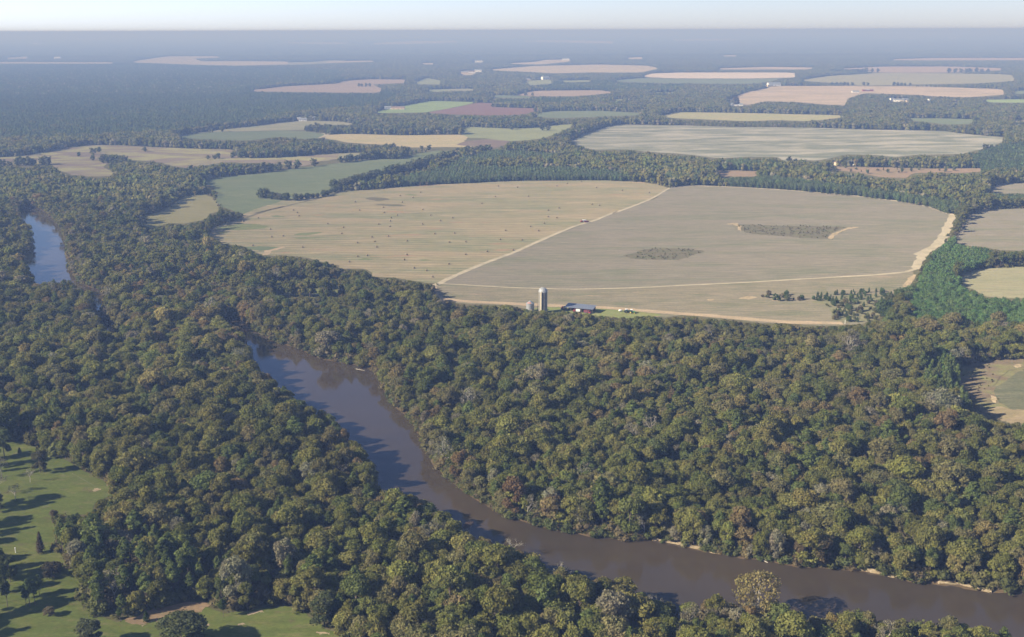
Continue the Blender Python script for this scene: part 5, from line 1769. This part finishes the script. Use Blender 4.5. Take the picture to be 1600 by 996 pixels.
part('chute', b, simple('chute_tin', (.42, .37, .27), .7, .2), t, True)
b = Build()
a2 = a + .24
for k in (-.22, .22):
    b.tube([((rs + .12) * math.cos(a2 + k / rs), (rs + .12) * math.sin(a2 + k / rs), z) for z in (1.0, zc)], [.06, .06], 4)
for z in np.arange(1.2, zc, .4):
    b.tube([((rs + .12) * math.cos(a2 + k / rs), (rs + .12) * math.sin(a2 + k / rs), z) for k in (-.22, .22)], [.04, .04], 4)
part('ladder', b, simple('rusty_ladder', (.12, .05, .04), .9, .1), t)

# the grain bin
w = at(828.4, 487)[:2]
he = height_to(w, 474.2)
hp = height_to(w, 469.8)
rb = 2.85
t = thing('grain_bin', 'short galvanised grain bin with rusty cone roof beside the silo', 'grain bin', (w[0], w[1], 0))
b = Build()
prof = []
for i in range(16):
    z = he * i / 16
    prof += [(rb, z), (rb + .05, z + he / 32)]
revolve(b, prof + [(rb, he)], 36)
part('wall', b, TIN, t, True)
b = Build()
revolve(b, [(rb + .2, he - .08), (rb + .2, he + .02), (.45, hp - .25), (.45, hp), (.02, hp + .08)], 24)
rf = part('roof', b, TIN, t)
b = Build()
for a0, a1 in ((3.75, 4.15), (4.45, 4.85)):
    th = np.linspace(a0, a1, 4)
    ro, ri, zo, zi = rb * .93, rb * .50, he + .02 + (hp - .27 - he) * .16, he + .02 + (hp - .27 - he) * .59
    v = [(ro * math.cos(q), ro * math.sin(q), zo + .06) for q in th] + [(ri * math.cos(q), ri * math.sin(q), zi + .06) for q in th]
    v += [(p_[0], p_[1], p_[2] - .04) for p_ in v]
    b.add(v, [(i, i + 1, i + 5, i + 4) for i in range(3)] + [(i + 8, i + 12, i + 13, i + 9) for i in range(3)])
part('rust_patch', b, RUSTM, rf)
b = Build()
box(b, (rb * math.cos(4.9) * 1.02, rb * math.sin(4.9) * 1.02, 1.1), (1.0, .12, 1.9))
part('door', b, TAN, t)

# the post between the two
w = at(840.3, 486)[:2]
t = thing('utility_post', 'weathered wooden post between grain bin and silo', 'post', (w[0], w[1], 0))
b = Build()
hp_ = height_to(w, 475)
b.tube([(0, 0, -.2), (0, 0, hp_ * .5), (0, 0, hp_)], [.22, .2, .16], 8)
part('pole', b, WOOD, t)
b = Build()
box(b, (.1, 0, hp_ * .62), (.6, .5, .8))
part('meter_box', b, simple('brown_box', (.16, .11, .06), .8, .2), t)

# the open machine shed
c1, c2 = at(883.5, 487.0)[:2], at(925.5, 490.8)[:2]
ax = c2 - c1
ln = float(np.linalg.norm(ax))
rz = math.atan2(ax[1], ax[0])
t = thing('machine_shed', 'long open sided machine shed with blue grey metal roof', 'shed', (c1[0], c1[1], 0), rz)
b = Build()
dp, hf, hb = 7.5, 3.3, 4.4
v = []
for z in (0, .12):
    v += [(-.6, -.6, hf + z), (ln + .6, -.6, hf + z), (ln + .6, dp + .6, hb + z), (-.6, dp + .6, hb + z)]
b.add(v, [(0, 3, 2, 1), (4, 5, 6, 7), (0, 1, 5, 4), (1, 2, 6, 5), (2, 3, 7, 6), (3, 0, 4, 7)])
rf = part('roof', b, BLUET, t)
b = Build()
for x in np.arange(0, ln + .6, .75):
    b.tube([(x, -.6, hf + .14), (x, dp + .6, hb + .14)], [.035, .035], 4)
part('seam', b, BLUET, rf)
nb = 6
for i in range(nb):
    for y_, h_ in ((.1, hf), (dp - .1, hb)):
        b = Build()
        b.tube([(0, 0, -.2), (0, 0, h_ + .02)], [.12, .11], 6)
        part('post', b, WOOD, t).location = (ln * i / (nb - 1), y_, 0)
b = Build()
box(b, (ln / 2, dp + .05, hb / 2), (ln, .06, hb - .1))
part('back_wall', b, simple('rusty_tin_wall', (.16, .10, .09), .8, .2, .1), t)


def truck(label, x, y, rz_, paint, boxp, L=6.0, name='farm_truck', cat='truck'):
    w_ = at(x, y)[:2]
    t_ = thing(name, label, cat, (w_[0], w_[1], 0), rz_)
    q = Build()
    box(q, (0, 0, .72), (L, .9, .22))
    part('chassis', q, DARK, t_)
    q = Build()
    box(q, (-L * .36, 0, 1.15), (L * .27, 2.1, .85))
    box(q, (-L * .22, 0, 1.75), (L * .20, 2.0, 1.25), 0, .88)
    cb_ = part('cab', q, paint, t_)
    q = Build()
    box(q, (-L * .225, 0, 1.98), (L * .208, 2.04, .45), 0, .93)
    part('window', q, GLASS, cb_)
    q = Build()
    box(q, (L * .20, 0, 1.75), (L * .58, 2.3, 1.7))
    part('cargo_box', q, boxp, t_)
    for sx in (-.36, .16, .34):
        for sy in (-.95, .95):
            wheel('wheel', t_, sx * L, sy, .5, .3)
    return t_


truck('red farm truck with white box parked under the shed roof front', 901, 488.2, rz + .2, REDP, WHITE, 5.2)
truck('dark red farm truck parked beside the shed corner post', 918, 490.3, rz + 3.0, REDP, DRED, 5.2)
truck('small red wagon truck at the open west end of the shed', 881, 484.0, rz + .3, REDP, TAN, 4.5)
truck('red and white pump truck on the fork of the diagonal dirt road', 911.2, 347.6, R(20), REDP, WHITE, 6.0)
w = at(916.3, 348.2)[:2]
t = thing('farm_trailer', 'low dark purple trailer next to the pump truck on the dirt road', 'trailer', (w[0], w[1], 0), R(15))
b = Build()
box(b, (0, 0, 1.3), (4.2, 2.2, 1.3))
part('body', b, DRED, t)
b = Build()
box(b, (0, 0, .6), (4.6, .5, .15))
b.tube([(-2.2, 0, .6), (-3.4, 0, .5)], [.07, .07], 5)
part('drawbar', b, DARK, t)
for sx in (-.5, .6):
    for sy in (-1.0, 1.0):
        wheel('wheel', t, sx, sy, .4, .25)


def tractor(label, x, y, rz_, roofp):
    w_ = at(x, y)[:2]
    t_ = thing('tractor', label, 'tractor', (w_[0], w_[1], 0), rz_)
    q = Build()
    box(q, (-1.35, 0, 1.35), (2.1, .95, .85))
    box(q, (-2.42, 0, 1.25), (.12, .85, .65))
    part('hood', q, GREENP, t_)
    q = Build()
    box(q, (.35, 0, 1.95), (1.45, 1.55, 1.5), 0, .9)
    cb_ = part('cab', q, GLASS, t_)
    q = Build()
    box(q, (.35, 0, 2.80), (1.75, 1.75, .2), 0, .92)
    part('cab_roof', q, roofp, cb_)
    q = Build()
    box(q, (.2, 0, .95), (2.6, .7, .5))
    part('chassis', q, DARK, t_)
    for sy in (-1.0, 1.0):
        q = Build()
        box(q, (.75, sy, 1.85), (1.5, .6, .1))
        part('fender', q, GREENP, t_)
        wheel('wheel', t_, .75, sy * 1.05, .92, .5, YELP)
        wheel('wheel', t_, -1.95, sy * .9, .58, .35, YELP)
    q = Build()
    q.tube([(-1.6, .25, 1.7), (-1.6, .25, 2.7)], [.06, .06], 6)
    part('exhaust', q, DARK, t_)


tractor('green tractor with pale cab roof nearest the machine shed', 979.5, 489.2, R(200), WHITE)
tractor('green tractor at the far end, away from the machine shed', 987.3, 490.0, R(160), WHITE)
w = at(969, 487.4)[:2]
t = thing('water_tank', 'small white water tank on the grass left of the tractors', 'tank', (w[0], w[1], 0), R(10))
b = Build()
revolve(b, [(.02, -1.1), (.55, -1.05), (.7, -.85), (.7, .85), (.55, 1.05), (.02, 1.1)], 18)
for i, v in enumerate(b.v):
    b.v[i] = np.column_stack([v[:, 2], v[:, 0], v[:, 1] + .95])
part('vessel', b, WHITE, t, True)
b = Build()
for sx in (-.6, .6):
    box(b, (sx, 0, .15), (.15, 1.0, .3))
part('cradle', b, DARK, t)


def post(name, label, x, y, yt, m_, r=.09):
    w_ = at(x, y)[:2]
    h_ = height_to(w_, yt)
    t_ = thing(name, label, 'post', (w_[0], w_[1], 0))
    q = Build()
    q.tube([(0, 0, -.2), (0, 0, h_ - .12)], [r, r], 8)
    part('pole', q, m_, t_)
    q = Build()
    revolve(q, [(r * 1.25, h_ - .12), (r * 1.25, h_), (.01, h_ + .04)], 8)
    part('cap', q, m_, t_)


post('marker_post', 'short white post on the lawn left of the slim pine', 24.6, 864.5, 855.9, WHITE, .17)
post('marker_post', 'white post beside the scrub at the end of the farm track', 1320.3, 506.5, 500.5, WHITE, .14)
post('utility_pole', 'pale utility pole in front of the dark trees by the brown meadow', 1449.5, 262, 252, PALEBARK, .22)

# ------------------------------------------------------------------ hay bales
BALES = px(('h', (1415, 90), (1275, 113), (1362, 126), (1290, 157), (972, 155), (1162, 192), (1430, 207), (1003, 211), (555, 211), (580, 228), (592, 250), (318, 264), (1168, 228), (1257, 245), (1215, 263), (1483, 245), (1548, 283), (1210, 285), (787, 303), (1132, 306), (1427, 306), (893, 328), (1207, 322), (400, 340), (881, 370), (1085, 393), (1196, 388), (1510, 371), (408, 393), (486, 386), (1105, 424), (987, 432), (1322, 420), (281, 450), (618, 462), (1117, 461), (988, 525), (1054, 518), (1322, 513), (933, 561), (1304, 547), (1370, 603), (1455, 620), (1495, 663), (215, 288)),
           ('5', (770, 120), (886, 102), (948, 87), (922, 122), (745, 162), (586, 173), (510, 175), (805, 212), (585, 232), (967, 57), (1007, 62), (525, 62), (533, 133), (467, 75), (845, 165), (685, 218), (508, 276)),
           ('2', (735, 863), (825, 868), (1055, 850), (1190, 870), (1310, 883), (1435, 893), (1007, 862), (875, 910), (722, 912), (660, 943), (1170, 948), (1205, 952), (1017, 965), (967, 975), (1362, 842), (1120, 842)), ext=False)
b = Build()
revolve(b, [(.02, -.74), (.62, -.70), (.73, -.60), (.75, 0), (.73, .60), (.62, .70), (.02, .74)], 20)
for i, v in enumerate(b.v):
    b.v[i] = np.column_stack([v[:, 2], v[:, 0], v[:, 1] + .70])
bale_me = b.mesh('hay_bale', [HAY], True)
for i, (x, y) in enumerate(BALES):
    w = at(x, y + .6)
    o = link('hay_bale', bale_me, None, (w[0], w[1], lift(.06, w[1])))
    o.rotation_euler.z = R(15 + (i * 37) % 50)
    tag(o, 'round brown hay bale lying on the striped hay field', 'hay bale', 'hay bales scattered over the striped field')

# ------------------------------------------------------------------ the far farm buildings
for hx, hy, L_, D_, Hh, tr, wc, rc, nm, lab in HOUSES:
    w = at(hx, hy)[:2]
    t = thing(nm, lab, 'building', (w[0], w[1], 0), R(tr))
    b = Build()
    rise = D_ * .26
    v = [(-L_ / 2, -D_ / 2, 0), (L_ / 2, -D_ / 2, 0), (L_ / 2, D_ / 2, 0), (-L_ / 2, D_ / 2, 0)]
    v += [(x, y, Hh) for x, y, z in v] + [(-L_ / 2, 0, Hh + rise), (L_ / 2, 0, Hh + rise)]
    b.add(v, [(0, 1, 5, 4), (1, 2, 6, 5), (2, 3, 7, 6), (3, 0, 4, 7)])
    b.add(np.array(v), [(4, 7, 8), (5, 9, 6)])
    part('wall', b, PAINT[wc], t)
    b = Build()
    o_ = .5
    for s in (-1, 1):
        e = Hh - o_ * rise / (D_ / 2)
        q = [(-L_ / 2 - o_, s * (D_ / 2 + o_), e), (L_ / 2 + o_, s * (D_ / 2 + o_), e), (L_ / 2 + o_, 0, Hh + rise + .02), (-L_ / 2 - o_, 0, Hh + rise + .02)]
        q += [(x, y, z + .18) for x, y, z in q]
        b.add(q, [(0, 1, 2, 3), (4, 5, 6, 7), (0, 1, 5, 4), (1, 2, 6, 5), (2, 3, 7, 6), (3, 0, 4, 7)])
    part('roof', b, PAINT[rc], t)
    b = Build()
    box(b, (L_ * .05, -D_ / 2 - .03, min(1.05, Hh * .35)), (min(L_ * .12, 3.5), .1, min(2.1, Hh * .7)))
    part('door', b, ROOFB, t)
    for k in (-.3, .32):
        b = Build()
        box(b, (L_ * k, -D_ / 2 - .03, Hh * .55), (min(2.2, L_ * .12), .1, Hh * .28))
        part('window', b, GLASS, t)

# ------------------------------------------------------------------ drift wood
for x0_, y0_, x1_, y1_, r_, lab in ((1192, 876.5, 1200, 880.5, .16, 'bleached log lying in the water near the far bank'), (138, 488.5, 145, 490.5, .22, 'pale fallen log at the slough in the near wood'), (556, 577, 570, 580, .12, 'thin grey branch floating under the far bank')):
    a_, b2 = at(x0_, y0_), at(x1_, y1_)
    mid = (a_ + b2) / 2
    t = thing('log', lab, 'log', (mid[0], mid[1], .12))
    q = Build()
    q.tube([a_ - mid, (a_ - mid) * .2 + (0, 0, .1), b2 - mid + (0, 0, .15)], [r_ * 1.2, r_, r_ * .6], 7)
    part('stem', q, PALEBARK, t)
    q = Build()
    q.tube([(a_ - mid) * .3, (a_ - mid) * .3 + np.array([.5, .9, .7])], [r_ * .5, r_ * .15], 5)
    part('branch', q, PALEBARK, t)

# ------------------------------------------------------------------ light, sky, air
SUN_EL, SUN_AZ = R(28.5), R(22)
SKY_GLOW, SKY_TINT = 1.72, (.82, .93, 1.44)
world = bpy.data.worlds.new('World')
SC.world = world
world.use_nodes = True
nt = world.node_tree
bg = nt.nodes['Background']
sky = nt.nodes.new('ShaderNodeTexSky')
sky.sky_type = 'NISHITA'
sky.sun_disc = False
sky.sun_elevation = SUN_EL
sky.sun_rotation = R(112)
sky.altitude = 100
sky.air_density = 1.0
sky.dust_density = 0.5
sky.ozone_density = 1.5
# the dusty band of bright air low over the horizon
tcw = nt.nodes.new('ShaderNodeTexCoord')
sep = nt.nodes.new('ShaderNodeSeparateXYZ')
nt.links.new(tcw.outputs['Generated'], sep.inputs[0])
mr = nt.nodes.new('ShaderNodeMapRange')
mr.interpolation_type = 'SMOOTHSTEP'
mr.inputs[1].default_value, mr.inputs[2].default_value = 0.0, 0.10
mr.inputs[3].default_value, mr.inputs[4].default_value = SKY_GLOW, 1.0
nt.links.new(sep.outputs['Z'], mr.inputs[0])
vm = nt.nodes.new('ShaderNodeVectorMath')
vm.operation = 'MULTIPLY'
mt = nt.nodes.new('ShaderNodeMapRange')
mt.interpolation_type = 'SMOOTHSTEP'
mt.inputs[1].default_value, mt.inputs[2].default_value = .32, .65
nt.links.new(sep.outputs['Z'], mt.inputs[0])
mv = nt.nodes.new('ShaderNodeMix')
mv.data_type = 'VECTOR'
nt.links.new(mt.outputs[0], mv.inputs[0])
mv.inputs[4].default_value = SKY_TINT
mv.inputs[5].default_value = (1.0, 1.0, .98)
nt.links.new(mv.outputs[1], vm.inputs[1])
nt.links.new(sky.outputs[0], vm.inputs[0])
vs = nt.nodes.new('ShaderNodeVectorMath')
vs.operation = 'SCALE'
nt.links.new(vm.outputs[0], vs.inputs[0])
nt.links.new(mr.outputs[0], vs.inputs['Scale'])
nt.links.new(vs.outputs[0], bg.inputs[0])
bg.inputs[1].default_value = .044
sun = bpy.data.lights.new('sun', 'SUN')
sun.energy = 5.0
sun.angle = R(.53)
sun.color = (1.0, .91, .76)
so = bpy.data.objects.new('sun', sun)
COL.objects.link(so)
d = Vector((math.cos(SUN_AZ) * math.cos(SUN_EL), math.sin(SUN_AZ) * math.cos(SUN_EL), -math.sin(SUN_EL)))
so.rotation_euler = d.to_track_quat('-Z', 'Y').to_euler()
so.location = (-300, -100, 400)

m, nt, out = new_mat('haze_air')
pv = nt.nodes.new('ShaderNodeVolumePrincipled')
pv.inputs['Color'].default_value = (.200, .305, .60, 1)
pv.inputs['Absorption Color'].default_value = (.406, .266, 0, 1)
pv.inputs['Density'].default_value = .00024
pv.inputs['Anisotropy'].default_value = 0.0
nt.links.new(pv.outputs[0], out.inputs['Volume'])
X0, X1, Y0, Y1, Z0, Z1 = -58000, 58000, -2900, 74000, -1.0, 201.0
v = [(x, y, z) for x in (X0, X1) for y in (Y0, Y1) for z in (Z0, Z1)]
fq = [(0, 1, 3, 2), (4, 6, 7, 5), (0, 4, 5, 1), (2, 3, 7, 6), (0, 2, 6, 4), (1, 5, 7, 3)]
hz = link('haze', quick_mesh('haze', v, [np.array(fq)], [m]))
tag(hz, 'pale blue autumn haze over the whole plain', 'haze', None, 'stuff')

SC.view_settings.view_transform = 'Standard'
SC.view_settings.look = 'None'
SC.view_settings.gamma = 1.0
SC.view_settings.exposure = 1.27
SC.view_settings.use_curve_mapping = False
SC.render.engine = 'CYCLES'
cy = SC.cycles
cy.max_bounces = 4
cy.diffuse_bounces = 3
cy.glossy_bounces = 2
cy.transmission_bounces = 2
cy.transparent_max_bounces = 4
cy.volume_bounces = 0
cy.use_denoising = True
cy.use_fast_gi = False
